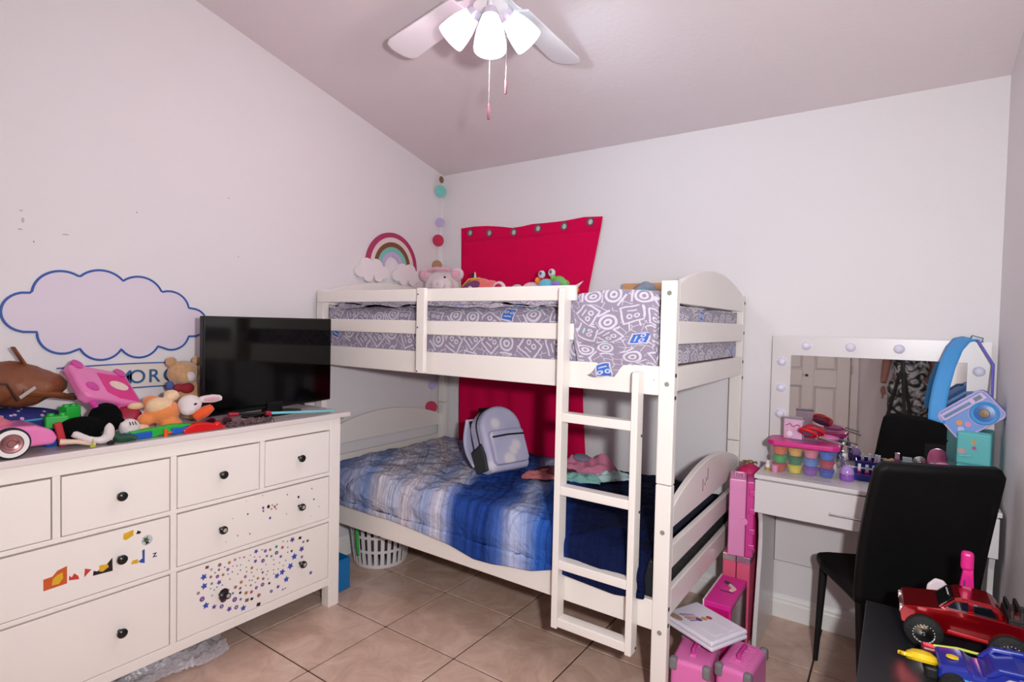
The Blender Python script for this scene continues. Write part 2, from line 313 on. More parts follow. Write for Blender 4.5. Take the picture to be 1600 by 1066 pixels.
text('sticker', 'Z', .02, MATS['navy_print'], dA, Matrix.Translation((DXF-.0025, -2.064, .521)) @ TXM, .0003)
for y, z in ((-1.803,.273), (-1.444,.278), (-1.453,.549), (-1.818,.549)):  # printed round stickers on four knobs
    kb = dD if z < .4 else dB
    MB().lathe([(0,0), (.013,0), (.013,.0006), (0,.0006)], (DXF+.032, y, z), 14, RX).build('sticker', M('sticker_k'), kb)
    MB().lathe([(0,0), (.008,0), (.008,.0006), (0,.0006)], (DXF+.0327, y+.001, z+.001), 12, RX).build('sticker', M('sticker_g'), kb)
sticker(dD, disc(-1.802,.273,.021,16), 'k'); sticker(dD, disc(-1.803,.25,.014,14), 'm', 1)

# ================================================================== BUNK BED
BX0, BX1, BYF, BYB = .032, 2.068, -1.0673, -.016
bed = thing('bunk_bed', 'white wooden bunk bed with arched ends and ladder in the corner', 'bed', ((BX0+BX1)/2, (BYF+BYB)/2, 0))
def bpart(b, n, mt=BEDW, **k):
    k.setdefault('bevel', .004)
    o = b.build(n, mt, bed, **k); o.location = -Vector(bed.location); return o
ZT, ZJ = 1.582, .851
for x0 in (BX0, BX1-.058):
    for y0, y1 in ((BYF, BYF+.036), (BYB-.036, BYB)):
        bpart(MB().box(x0, x0+.058, y0, y1, 0, ZJ-.001), 'lower_post')
        bpart(MB().box(x0, x0+.058, y0, y1, ZJ+.0015, ZT), 'upper_post')
YA, YB_ = BYF+.036, BYB-.036
def arch(z0, ze, zp, x0, x1):
    n = 20; top = [(YA+(YB_-YA)*i/n, ze+(zp-ze)*math.sin(math.pi*i/n)**.85) for i in range(n+1)]
    return MB().prism([(YB_, z0), (YA, z0)]+top, 'x', x0, x1)
for x0, x1 in ((BX1-.024, BX1-.001), (BX0+.001, BX0+.024)):
    bpart(arch(1.502, 1.575, 1.655, x0, x1), 'arched_board', bevel=.003)
    bpart(MB().box(x0, x1, YA, YB_, 1.355, 1.440), 'end_board')
    bpart(MB().box(x0, x1, YA, YB_, 1.186, 1.275), 'end_board')
    bpart(arch(.695, .77, .862, x0, x1), 'arched_board', bevel=.003)
    bpart(MB().box(x0, x1, YA, YB_, .545, .63), 'end_board')
    bpart(MB().box(x0, x1, YA, YB_, .372, .468), 'end_board')
XA, XB = BX0+.058, BX1-.058
bpart(MB().box(XA, XB, BYF+.002, BYF+.027, 1.170, 1.275), 'side_rail')
bpart(MB().box(XA, XB, BYB-.03, BYB-.005, 1.170, 1.275), 'side_rail')
bpart(MB().box(XA, XB, BYB-.03, BYB-.005, 1.50, 1.565), 'guard_rail')
bpart(MB().box(XA, XB, BYB-.03, BYB-.005, 1.358, 1.423), 'guard_rail')
bpart(MB().box(XA, XB, BYF+.002, BYF+.027, .314, .424), 'side_rail')
bpart(MB().box(XA, XB, BYB-.03, BYB-.005, .314, .424), 'side_rail')
bpart(MB().box(XA-.025, 1.676, BYF-.021, BYF-.001, 1.512, 1.572), 'guard_rail')
bpart(MB().box(XA, 1.66, BYF-.001, BYF+.019, 1.357, 1.423), 'guard_rail')
bpart(MB().box(.848, .900, BYF-.045, BYF-.022, 1.176, 1.575), 'guard_post')
for k in range(10):
    x = .2+k*.19
    for z in (1.188, .33): bpart(MB().box(x-.035, x+.035, BYF+.03, BYB-.03, z, z+.018), 'slat', bevel=0, smooth=False)
YL0, YL1 = -1.124, -1.068
ST = lambda x0, x1, z1: MB().prism([(YL0, .222), (YL1, .222), (YL1, z1), (YL0+.014, z1), (YL0+.004, z1-.004), (YL0, z1-.014)], 'x', x0, x1)
ladder = bpart(ST(1.622, 1.648, 1.562), 'ladder', bevel=.002)
for b_, n in ((ST(1.932, 1.957, 1.254), 'ladder_stile'), *[(MB().box(1.648, 1.932, YL0+.002, YL1-.004, z-.035, z), 'rung') for z in (1.075, .788, .495, .265)]):
    b_.build(n, BEDW, ladder, bevel=.003)
for z in (1.02, .74, .45, .235): MB().lathe([(0,0), (.0055,0), (.0055,.0015), (0,.0015)], (1.957, -1.08, z), 10, RX).build('screw', M('screw_dark', (70,62,58), .4, .7), ladder)
RY = Euler((R(90),0,0)).to_matrix().to_4x4()
for x, z in ((2.041,1.537), (2.041,1.213), (2.041,.68), (2.041,.315), (.055,1.53)): bpart(MB().lathe([(0,0), (.0085,0), (.0085,.002), (.004,.0022), (.004,.0008), (0,.0008)], (x, BYF, z), 14, RY), 'bolt', BOLT, bevel=0)
for y, z in ((BYF+.012,1.245), (BYF+.012,1.165), (BYF+.012,.345), (BYF+.012,.405), (BYB-.015,1.545), (BYB-.015,1.395), (BYB-.015,1.25), (BYB-.015,1.17)): bpart(MB().lathe([(0,0), (.0075,0), (.0075,.002), (0,.002)], (BX1, y, z), 12, RX), 'bolt', M('screw_dark'), bevel=0)
for z in (1.185, 1.39, 1.545): bpart(MB().lathe([(0,0), (.004,0), (.004,.001), (0,.001)], (.858, BYF-.045, z), 10, RY), 'screw', M('screw_dark'), bevel=0)
# pencil scribble on the lower arched board
for y, z0, z1, dz in ((-.67,.742,.792,0), (-.64,.758,.772,.0), (-.625,.772,.79,.0), (-.60,.775,.825,0)):
    bpart(MB().tube([(BX1-.0005, y, z0), (BX1-.0005, y+.002, z1)], .0014, 5), 'scribble', M('pencil_brown', (96,64,66), .8), bevel=0)

# ---- cloth materials
def doodle_mat():
    mt = bpy.data.materials.new('printed_robot_cotton'); mt.use_nodes = True; n = mt.node_tree; L = n.links; b = n.nodes['Principled BSDF']
    b.inputs['Roughness'].default_value = .85; b.inputs['Sheen Weight'].default_value = .2
    at = nm(mt, 'ShaderNodeAttribute', attribute_name='cloth')
    def mth(op, a, b_=None, c=None):
        q = nm(mt, 'ShaderNodeMath', operation=op)
        for i, v in enumerate((a, b_, c)):
            if v is None: continue
            if isinstance(v, (int, float)): q.inputs[i].default_value = v
            else: L.new(v, q.inputs[i])
        return q.outputs[0]
    nz = nm(mt, 'ShaderNodeTexNoise'); nz.inputs['Scale'].default_value = 22; nz.inputs['Detail'].default_value = 2; L.new(at.outputs['Vector'], nz.inputs['Vector'])
    sb = nm(mt, 'ShaderNodeVectorMath', operation='SUBTRACT'); L.new(nz.outputs['Color'], sb.inputs[0]); sb.inputs[1].default_value = (.5,.5,.5)
    sc = nm(mt, 'ShaderNodeVectorMath', operation='SCALE'); L.new(sb.outputs[0], sc.inputs[0]); sc.inputs['Scale'].default_value = .012
    ad = nm(mt, 'ShaderNodeVectorMath', operation='ADD'); L.new(at.outputs['Vector'], ad.inputs[0]); L.new(sc.outputs[0], ad.inputs[1])
    k = nm(mt, 'ShaderNodeVectorMath', operation='SCALE'); L.new(ad.outputs[0], k.inputs[0]); k.inputs['Scale'].default_value = 9.5
    vo = nm(mt, 'ShaderNodeTexVoronoi', voronoi_dimensions='2D'); vo.inputs['Scale'].default_value = 1; vo.inputs['Randomness'].default_value = .45; L.new(k.outputs[0], vo.inputs['Vector'])
    df = nm(mt, 'ShaderNodeVectorMath', operation='SUBTRACT'); L.new(k.outputs[0], df.inputs[0]); L.new(vo.outputs['Position'], df.inputs[1])
    cs = nm(mt, 'ShaderNodeSeparateColor'); L.new(vo.outputs['Color'], cs.inputs[0])
    ro = nm(mt, 'ShaderNodeVectorRotate', rotation_type='Z_AXIS'); L.new(df.outputs[0], ro.inputs['Vector']); L.new(mth('MULTIPLY', cs.outputs[0], 1.6), ro.inputs['Angle'])
    s = nm(mt, 'ShaderNodeSeparateXYZ'); L.new(ro.outputs[0], s.inputs[0]); X, Y = s.outputs[0], s.outputs[1]
    ax, ay = mth('ABSOLUTE', X), mth('ABSOLUTE', Y)
    def band(v, c, w): return mth('LESS_THAN', mth('ABSOLUTE', mth('SUBTRACT', v, c)), w)
    asp = mth('ADD', mth('MULTIPLY', cs.outputs[1], .5), .75)
    box = mth('MAXIMUM', mth('MULTIPLY', ax, asp), ay)
    def circ(cx, cy):
        dx = mth('SUBTRACT', ax, cx); dy = mth('SUBTRACT', Y, cy)
        return mth('SQRT', mth('ADD', mth('MULTIPLY', dx, dx), mth('MULTIPLY', dy, dy)))
    eye = band(circ(.14, .1), .085, .03)
    mouth = mth('MULTIPLY', band(Y, -.16, .03), mth('LESS_THAN', ax, .18))
    bout = band(box, .36, .035); rout = band(circ(0, 0), .30, .05)
    leg = mth('MULTIPLY', band(ax, .2, .03), mth('GREATER_THAN', Y, .38))
    t1 = mth('GREATER_THAN', cs.outputs[2], .38)
    lines1 = mth('MAXIMUM', mth('MAXIMUM', eye, mouth), mth('MAXIMUM', bout, leg))
    lines2 = mth('MAXIMUM', rout, mth('MAXIMUM', band(circ(0, 0), .12, .045), mth('MULTIPLY', band(ay, .42, .04), mth('LESS_THAN', ax, .3))))
    lines = mth('ADD', mth('MULTIPLY', lines1, t1), mth('MULTIPLY', lines2, mth('SUBTRACT', 1, t1)))
    # small filler doodles between the robots
    v2 = nm(mt, 'ShaderNodeTexVoronoi', voronoi_dimensions='2D', feature='DISTANCE_TO_EDGE'); v2.inputs['Scale'].default_value = 2.6; L.new(k.outputs[0], v2.inputs['Vector'])
    fill = mth('MULTIPLY', mth('LESS_THAN', v2.outputs['Distance'], .035), mth('GREATER_THAN', box, .46))
    lines = mth('MINIMUM', mth('MAXIMUM', lines, fill), 1)
    inside = mth('LESS_THAN', box, .33)
    base = nm(mt, 'ShaderNodeMix', data_type='RGBA'); base.inputs['A'].default_value = (*lin((146,134,154)), 1); base.inputs['B'].default_value = (*lin((52,104,190)), 1)
    L.new(mth('MULTIPLY', mth('MULTIPLY', inside, t1), mth('GREATER_THAN', cs.outputs[1], .86)), base.inputs['Factor'])
    teal = nm(mt, 'ShaderNodeMix', data_type='RGBA'); L.new(base.outputs['Result'], teal.inputs['A']); teal.inputs['B'].default_value = (*lin((96,168,160)), 1)
    L.new(mth('MULTIPLY', mth('LESS_THAN', circ(0, -.15), .1), mth('LESS_THAN', cs.outputs[1], .16)), teal.inputs['Factor'])
    fin = nm(mt, 'ShaderNodeMix', data_type='RGBA'); L.new(teal.outputs['Result'], fin.inputs['A']); fin.inputs['B'].default_value = (*lin((214,206,218)), 1)
    L.new(mth('MULTIPLY', lines, .9), fin.inputs['Factor']); L.new(fin.outputs['Result'], b.inputs['Base Color'])
    return mt
DOOD = doodle_mat()
def comf_mat():
    mt = bpy.data.materials.new('blue_striped_comforter_cotton'); mt.use_nodes = True; n = mt.node_tree; L = n.links; b = n.nodes['Principled BSDF']
    b.inputs['Roughness'].default_value = .85; b.inputs['Specular IOR Level'].default_value = .12
    at = nm(mt, 'ShaderNodeAttribute', attribute_name='cloth'); s = nm(mt, 'ShaderNodeSeparateXYZ'); L.new(at.outputs['Vector'], s.inputs[0])
    nz = nm(mt, 'ShaderNodeTexNoise'); nz.inputs['Scale'].default_value = 3.2; nz.inputs['Detail'].default_value = 2; L.new(at.outputs['Vector'], nz.inputs['Vector'])
    a1 = nm(mt, 'ShaderNodeMath', operation='MULTIPLY_ADD'); L.new(nz.outputs['Fac'], a1.inputs[0]); a1.inputs[1].default_value = .14; a1.inputs[2].default_value = -.07
    a2 = nm(mt, 'ShaderNodeMath', operation='ADD'); L.new(a1.outputs[0], a2.inputs[0]); L.new(s.outputs[0], a2.inputs[1])
    mr = nm(mt, 'ShaderNodeMapRange'); mr.inputs['From Min'].default_value = 0; mr.inputs['From Max'].default_value = 2.4; L.new(a2.outputs[0], mr.inputs['Value'])
    pal = [(0, (96,114,160)), (.08, (166,170,196)), (.14, (118,138,184)), (.20, (196,190,200)), (.27, (172,178,204)), (.32, (202,194,204)), (.37, (146,160,200)), (.41, (204,200,214)), (.435, (130,148,198)), (.455, (38,70,142)), (.53, (28,58,130)), (.56, (70,100,170)), (.585, (176,184,216)), (.61, (126,146,200)), (.635, (44,92,176)), (.675, (24,56,132)), (.705, (12,24,66)), (1, (6,9,28))]
    r = ramp(mt, pal); L.new(mr.outputs[0], r.inputs[0])
    # fine stripes
    cv = nm(mt, 'ShaderNodeCombineXYZ'); m1 = nm(mt, 'ShaderNodeMath', operation='MULTIPLY'); L.new(a2.outputs[0], m1.inputs[0]); m1.inputs[1].default_value = 46; L.new(m1.outputs[0], cv.inputs[0])
    n2 = nm(mt, 'ShaderNodeTexNoise'); n2.inputs['Scale'].default_value = 1; n2.inputs['Detail'].default_value = 3; n2.inputs['Roughness'].default_value = .7; L.new(cv.outputs[0], n2.inputs['Vector'])
    m2 = nm(mt, 'ShaderNodeMapRange'); m2.inputs['From Min'].default_value = .3; m2.inputs['From Max'].default_value = .72; m2.inputs['To Min'].default_value = .5; m2.inputs['To Max'].default_value = 1.45; L.new(n2.outputs['Fac'], m2.inputs['Value'])
    tcc = nm(mt, 'ShaderNodeTexCoord'); n3 = nm(mt, 'ShaderNodeTexNoise'); n3.inputs['Scale'].default_value = 9; n3.inputs['Detail'].default_value = 5; n3.inputs['Distortion'].default_value = 1.6; L.new(tcc.outputs['Object'], n3.inputs['Vector'])
    bu = nm(mt, 'ShaderNodeBump'); bu.inputs['Strength'].default_value = .8; bu.inputs['Distance'].default_value = .03; L.new(n3.outputs['Fac'], bu.inputs['Height']); L.new(bu.outputs[0], b.inputs['Normal'])
    vm = nm(mt, 'ShaderNodeVectorMath', operation='SCALE'); L.new(r.outputs[0], vm.inputs[0]); L.new(m2.outputs[0], vm.inputs['Scale']); L.new(vm.outputs[0], b.inputs['Base Color'])
    return mt
COMF = comf_mat()
# ---- upper bunk: mattress in printed sheet
mx0, mx1, my0, my1 = XA+.004, XB+.03, BYF+.032, BYB-.036
mz0, mz1 = 1.21, 1.50
def mshell(u, v):
    x = mx0+(mx1-mx0)*u; P = 2*((my1-my0)+(mz1-mz0)); r = .045
    s = v*((mz1-mz0)*2+(my1-my0))
    h = mz1-mz0; wv = N(x*6, s*5)*.008 + N(x*17, s*12, 3)*.004
    ins = .012*(min(1, max(0, (.03-min(x-mx0, mx1-x))/.03)))
    if s < h: p = (my0+ins-abs(wv)*.6, mz0+s)
    elif s < h+(my1-my0): p = (my0+(s-h), mz1-ins+wv)
    else: p = (my1-ins, mz1-(s-h-(my1-my0)))
    yy, z = p
    d1 = max(0, r-(yy-my0)); d2 = max(0, r-(mz1-z))
    if d1 > 0 and d2 > 0: yy += d1*d2/r*.5; z -= d1*d2/r*.5
    return (x, yy, z, x+7, s, 0)
mb = MB().grid(mshell, 90, 60, flip=True)
mb.grid(lambda u, v: (mx1-.001, my0+.012+(my1-my0-.024)*u, mz0+.07+(mz1-mz0-.08)*v, 3+u, 2+v*.3, 0), 20, 8)
mb.grid(lambda u, v: (mx0+.001, my0+.012+(my1-my0-.024)*u, mz0+(mz1-mz0-.01)*v, 3+u, 2+v*.3, 0), 20, 8, flip=True)
o = tag(mb.build('mattress_sheet', DOOD), 'grey lilac fitted sheet with white robot doodles on top bunk', 'bed sheet')
tag(MB().box(mx0+.03, mx1-.004, my0+.03, my1-.03, mz0-.001, mz1-.03).build('mattress', M('mattress_brown', (92,74,66), .9, var=.2, scale=40), bevel=.02), 'brown sided mattress on the upper bunk inside the printed sheet', 'mattress')
# blanket heaped on top and spilling over the rail between ladder and right post
def blanket(u, v):
    x = .20+(1.995-.20)*u; s = v*1.45
    k = max(0, min(1, (x-1.62)/.07)); k = k*k*(3-2*k)
    lump = .02*N(x*5+3, s*4)+.012*N(x*11, s*9, 5)
    ztop = 1.512+.012+lump+.018*k
    yfront = -1.03-.012*k
    if s < .95: yy = my1-.02+(yfront-my1+.02)*s/.95; z = ztop
    else:
        q = (s-.95)/.5; drop = (.012+(.262+.03*math.sin((x-1.62)*8.2)+.006*math.sin(x*41))*k)
        a = min(1, q*2.6)*math.pi/2
        yy = yfront-.02*math.sin(a)*(1+.0*k)-.012*k*N(x*9, q*4, 8)-.006*k*math.sin((x*24+q*9)); z = ztop-.02*(1-math.cos(a))-drop*q
    e = min(1, max(0, (1.995-x)/.04)); z -= (1-e)**2*.02
    return (x, yy, z, x, s, 0)
tag(MB().grid(blanket, 110, 84, flip=True).build('blanket', DOOD, solid=.006), 'rumpled grey lilac robot print blanket spilling over top bunk rail beside ladder', 'blanket')
# ---- lower bunk
lx0, lx1, ly0, ly1 = XA+.004, XB+.02, BYF+.034, BYB-.036
MT2 = M('mattress_dark', (38,38,44), .8, var=.0)
n = MT2.node_tree; vo = nm(MT2, 'ShaderNodeTexVoronoi'); vo.inputs['Scale'].default_value = 75; vo.inputs['Randomness'].default_value = .15
n.links.new(n.nodes['Texture Coordinate'].outputs['Object'], vo.inputs['Vector']); rp = ramp(MT2, [(.2, (96,96,92)), (.36, (26,26,30))]); n.links.new(vo.outputs['Distance'], rp.inputs[0]); n.links.new(rp.outputs[0], n.nodes['Principled BSDF'].inputs['Base Color'])
tag(MB().box(lx0, lx1, ly0, ly1, .352, .555).build('mattress', MT2, bevel=.03, seg=3), 'dark dotted mattress on the lower bunk under blue comforter', 'mattress')
hem = [(0,.425), (.28,.428), (.53,.425), (.67,.428), (.81,.42), (1.05,.402), (1.20,.372), (1.30,.376), (1.38,.388), (1.5,.40), (1.6,.432), (1.68,.425), (1.87,.413), (2.01,.432), (2.2,.43)]
def hemz(x):
    for (a, b_), (c, e) in zip(hem, hem[1:]):
        if a <= x <= c: return b_+(e-b_)*(x-a)/(c-a)
def comforter(u, v):
    x = .105+(1.985-.105)*u; s = v*1.5
    pf = max(0, 1-((x-.32)/.28)**2)*.5 if abs(x-.32) < .28 else 0
    wr = .016*N(x*5, s*4, 2)+.011*N(x*12, s*8, 4)+.005*N(x*26+s*9, s*17-x*8, 6)
    wr += .010*abs(N(x*7-s*5, s*6+x*3, 11))-.006*max(0, 1-abs(N(x*9+s*4, s*5-x*4, 13))*9)
    wr *= 1.5 if x < 1.1 else 1.0
    zt = .598+wr+.03*pf*max(0, min(1, (.9-s)*4))
    zt -= .03*max(0, min(1, (x-1.75)/.2))
    if s < .93: yy = ly1-.03+(-1.03-ly1+.03)*s/.93; z = zt
    else:
        q = (s-.93)/.57; a = min(1, q*2.2)*math.pi/2
        yy = -1.03-.052*math.sin(a)+.022*q*q-.010*N(x*9, q*3, 9)-.006*math.sin(x*31+q*5)*q-.004*N(x*40, q*2)
        zz = zt-.035*(1-math.cos(a)); z = zz+(hemz(x)-zz)*q**1.15
        yy = min(yy, BYF-.015) if z < .445 else yy
    t = x+.40*(yy+1.09)*(1 if x > .5 else 1)
    if x < .75: t += (.75-x)*(.75*(yy+.6))*1.3
    return (x, yy, z, t, yy, 0)
tag(MB().grid(comforter, 150, 110, flip=True).build('comforter', COMF, solid=.012), 'crumpled blue and lilac striped comforter spread over the lower bunk', 'comforter')
# white edge of lower sheet seen at the right end
tag(MB().cbox((1.985, -.62, .612), (.05, .7, .03), (0, .1, 0)).build('pillow', M('navy_cotton', (14,20,48), .85, var=.2), bevel=.012, seg=3), 'flat navy blue pillow at the ladder end of lower bunk', 'pillow')

# ================================================================== TELEVISION
tv = thing('television', 'black flat screen television standing on the dresser top', 'television', (.25, -1.465, .96), (0, 0, R(7.95)))
MB().box(-.014, .014, -.362, .362, .030, .462).build('housing', GBLK, tv, bevel=.004)
MB().box(-.045, -.012, -.24, .24, .08, .34).build('rear_housing', BLACK, tv, bevel=.012)
MB().box(.0135, .0148, -.353, .353, .044, .454).build('screen', M('tv_screen', (3,3,3), .09, var=.05, spec=.3), tv, smooth=False)
MB().prism([(-.03,-.04), (.02,-.045), (.02,.045), (-.03,.04)], 'z', .006, .06).build('stand_neck', GBLK, tv, bevel=.004)
MB().lathe([(0,0), (.13,0), (.128,.005), (.10,.009), (0,.012)], (0,0,0), 36, Matrix.Diagonal((.62, 1.25, 1, 1))).build('stand_base', GBLK, tv)

# ================================================================== WALL PIECES
# plain cloud decal with blue outline (stand-in, no character)
DLIL = M('decal_lilac', (222,210,222), .5, var=.01); DBLU = M('decal_blue', (44,88,168), .4, var=.05)
dc = thing('wall_decal', 'large pale cloud wall decal with thin blue outline above the toys', 'wall decal', (.001, -2.02, 1.40))
bumps = [(-.30,.02,.075), (-.19,.09,.095), (-.06,.10,.10), (.08,.09,.095), (.20,.045,.085), (.30,-.01,.065), (.21,-.06,.075), (.08,-.085,.08), (-.06,-.09,.08), (-.19,-.06,.08)]
def cloud_outline(bs, n=220, s=1.0, cy=0, cz=0):
    out = []
    for i in range(n):
        a = 2*math.pi*i/n; best = 0; dy, dz = math.cos(a), math.sin(a)
        for (y, z, r) in bs:
            bq = y*dy+z*dz; cc = y*y+z*z-r*r; disc_ = bq*bq-cc
            if disc_ >= 0: best = max(best, bq+math.sqrt(disc_))
        out.append((cy+dy*best*s, cz+dz*best*s))
    return out
oc = cloud_outline(bumps)
MB().prism(oc, 'x', 0, .002).build('decal_face', DLIL, dc, smooth=False)
MB().tube([(.0025, y, z) for y, z in oc]+[(.0025, *oc[0])], .0045, 6).build('decal_outline', DBLU, dc)
pl = thing('name_plaque', 'cream wall banner with blue lettering behind the toys by the television', 'sign', (.001, -1.94, 1.155))
def band_pts(off): return [(.0, -.29+.58*i/20, off+.012*math.cos((i/20-.5)*2.4)-.012) for i in range(21)]
top = [(y, z) for _, y, z in band_pts(.055)]; bot = [(y, z) for _, y, z in band_pts(-.05)]
MB().prism(bot+top[::-1], 'x', 0, .002).build('banner', M('banner_cream', (226,214,204), .55, var=.02), pl, smooth=False)
MB().tube([(.003, y, z) for y, z in top], .003, 6).build('border', DBLU, pl); MB().tube([(.003, y, z) for y, z in bot], .003, 6).build('border', DBLU, pl)
for k, (ch, ly) in enumerate(zip('MOROL', (-.058, -.008, .058, .127, .188))):
    text('letter', ch, .082, M('letter_blue', (48,94,140), .45, var=.1), pl, Matrix.Translation((.0035, ly, -.006)) @ TXM, .001)
# rainbow
rb = thing('rainbow_decoration', 'wooden rainbow with two white clouds hung on the left wall', 'wall decoration', (.001, -.487, 1.768))
RC = [(168,52,92), (226,206,204), (122,78,48), (124,192,180), (190,172,204)]
ro = .217
for k, c in enumerate(RC):
    r1 = ro-k*.0305; r0 = r1-.0305; nn = 28
    a = [(math.cos(math.pi*i/nn)*r1, math.sin(math.pi*i/nn)*r1) for i in range(nn+1)]; e = [(math.cos(math.pi*i/nn)*r0, math.sin(math.pi*i/nn)*r0) for i in range(nn+1)]
    lo = -.04
    MB().prism([(r1, lo)]+a+[(-r1, lo), (-r0, lo)]+e[::-1]+[(r0, lo)], 'x', .002, .016-k*.0006).build('arc', M('rainbow_%d' % k, c, .6, var=.05), rb, smooth=False)
CLW = M('cloud_white', (236,226,226), .6, var=.02)
for cy, cz, s in ((-.173, -.040, 1.1), (.121, -.044, 1.08)):
    bs = [(-.085,-.01,.034), (-.04,.025,.042), (.025,.02,.048), (.08,-.005,.036), (.045,-.03,.032), (-.03,-.03,.035)]
    MB().prism(cloud_outline(bs, 80, s, cy, cz), 'x', .004, .026).build('cloud', CLW, rb, bevel=.003)
# garland
gl = thing('paper_disc_garland', 'hanging garland of coloured paper discs in the room corner', 'garland', (.04, -.09, zc(-.09)))
gp = [(0, 0, 0), (-.005, .02, -.04)]
GD = [(2.418,.024,'brown',60), (2.337,.042,'teal',10), (2.118,.032,'lilac',-15), (1.99,.042,'crimson',10), (1.815,.036,'tan',-40), (.975,.030,'lilac',0), (.822,.042,'crimson',-35)]
GC = {'brown': (134,92,56), 'teal': (118,196,184), 'lilac': (180,162,204), 'crimson': (186,24,72), 'tan': (164,122,82)}
bz = gl.location.z
yo = {2.418: .031, 2.337: .026, 2.118: .025, 1.99: .009, 1.815: 0, .975: -.024, .822: -.033}
MB().tube([(.01, -.02, -.002), (-.006, .028, -.05)]+[(-.008+.003*math.sin(z*9), yo[z], z-bz) for z, *_ in GD], .0009, 5).build('string', M('thread_white', (220,208,204), .8), gl)
for z, r, c, a in GD:
    MB().lathe([(0,-.0012), (r,-.0012), (r,.0012), (0,.0012)], (0,0,0), 26, RX).build('paper_disc', M('disc_'+c, GC[c], .6, var=.04), gl, loc=(-.005, yo[z], z-bz), rot=(0, 0, R(-30+a*.6)))
# curtain with real eyelet holes
cu_ = thing('curtain', 'crimson eyelet curtain pinned flat to the back wall behind bed', 'curtain', (.7, -.004, 1.35))
CRIM = M('crimson_cloth', (208,6,72), .9, var=.05, scale=30, bump=.15, bscale=400, spec=.1)
toprow = [(.187,2.072), (.30,2.076), (.411,2.071), (.52,2.058), (.621,2.041), (.70,2.045), (.769,2.053), (.88,2.052), (1.002,2.053), (1.14,2.064), (1.263,2.057)]
groms = [(.268,2.035), (.433,2.022), (.632,2.012), (.818,2.022), (1.007,2.020), (1.184,2.032)]
cz, cx = cu_.location.z, cu_.location.x
def ytop(x): return -.010
c2d = bpy.data.curves.new('curtain_top', 'CURVE'); c2d.dimensions = '2D'; c2d.fill_mode = 'BOTH'; c2d.extrude = .001
def poly2(pts):
    sp = c2d.splines.new('POLY'); sp.points.add(len(pts)-1); sp.use_cyclic_u = True
    for p, (a, b_) in zip(sp.points, pts): p.co = (a-cx, b_-cz, 0, 1)
poly2(toprow+[(1.252,1.985)]+[(.19+1.062*i/24, 1.985) for i in range(23, -1, -1)])
for gx, gz in groms: poly2([(gx+.0165*math.cos(2*math.pi*i/16), gz+.0165*math.sin(2*math.pi*i/16)) for i in range(16)])
to = bpy.data.objects.new('curtain_top', c2d); COL.objects.link(to)
me = bpy.data.meshes.new_from_object(to.evaluated_get(bpy.context.evaluated_depsgraph_get())); bpy.data.objects.remove(to)
for v in me.vertices: v.co = (v.co.x, ytop(v.co.x+cx)+v.co.z, v.co.y)
me.materials.clear(); me.materials.append(CRIM)
o = bpy.data.objects.new('header_band', me); COL.objects.link(o); o.parent = cu_
def edge(pts, z):
    for (a, z1), (b_, z0) in zip(pts, pts[1:]):
        if z0 <= z <= z1: return a+(b_-a)*(z1-z)/(z1-z0)
    return pts[-1][0]
LE = [(.19,1.985), (.196,1.70), (.204,.9), (.212,.5)]; RE = [(1.252,1.985), (1.18,1.61), (1.165,1.2), (1.172,.99), (1.20,.62), (1.2,.5)]
def curt(u, v):
    z = 1.985-(1.985-.52)*v; x0, x1 = edge(LE, z), edge(RE, z); x = x0+(x1-x0)*u
    k = min(1, v*1.3); k = k*k*(3-2*k); lowk = max(0, min(1, (1.3-z)/.4))
    yy = ytop(x)*(1-k)+(-.016+.007*math.sin(x*17+1)*(.6)+.004*math.sin(x*41+z*3))*k
    yy -= lowk*.022*max(0, math.sin((x-.62)*15))**1.0*(1 if .55 < x < 1.2 else .2)
    return (x-cx, yy, z-cz)
MB().grid(curt, 90, 40).build('panel', CRIM, cu_, solid=.0015)
for gx, gz in groms:
    MB().lathe([(.0165,-.003), (.025,-.003), (.026,0), (.025,.003), (.0165,.003), (.0155,0), (.0165,-.003)], (gx-cx, ytop(gx)-.001, gz-cz), 22, RY).build('eyelet', M('pewter', (120,112,112), .35, .9), cu_)

# ================================================================== CEILING FAN
FX, FY = 1.49, -1.42; fz = zc(FY)
fan = thing('ceiling_fan', 'white five blade ceiling fan with three glowing glass shades', 'ceiling fan', (FX, FY, fz))
FW = M('fan_white', (236,230,234), .35, var=.01)
MB().lathe([(0,.02), (.07,.02), (.07,-.035), (.03,-.06), (.013,-.065), (.013,-.10), (.09,-.105), (.105,-.13), (.105,-.20), (.08,-.225), (.05,-.23), (.05,-.238), (.062,-.245), (.062,-.275), (.03,-.288), (0,-.29)], (0,0,0), 32).build('motor_housing', FW, fan)
for k in range(5):
    a = R(166-72*k); zb = 2.60-fz; Rm = Matrix.Rotation(a, 4, 'Z') @ Matrix.Rotation(R(11), 4, 'X')
    prof = [(.17,-.055), (.60,-.072), (.635,-.06), (.65,-.03), (.652,0), (.65,.03), (.635,.06), (.60,.072), (.17,.055)]
    bl = MB().prism(prof, 'z', -.004, .004).build('blade', FW, fan, loc=(0, 0, zb), bevel=.002); bl.rotation_euler = Rm.to_euler()
    MB().prism([(.08,-.02), (.15,-.016), (.22,-.04), (.235,0), (.22,.04), (.15,.016), (.08,.02)], 'z', .004, .010).build('blade_iron', FW, bl, bevel=.002)
shade_prof = [(.024,0), (.028,-.006), (.037,-.03), (.047,-.06), (.053,-.09), (.056,-.118), (.055,-.128), (.052,-.128), (.050,-.09), (.044,-.06), (.034,-.03), (.024,-.008), (0,-.006)]
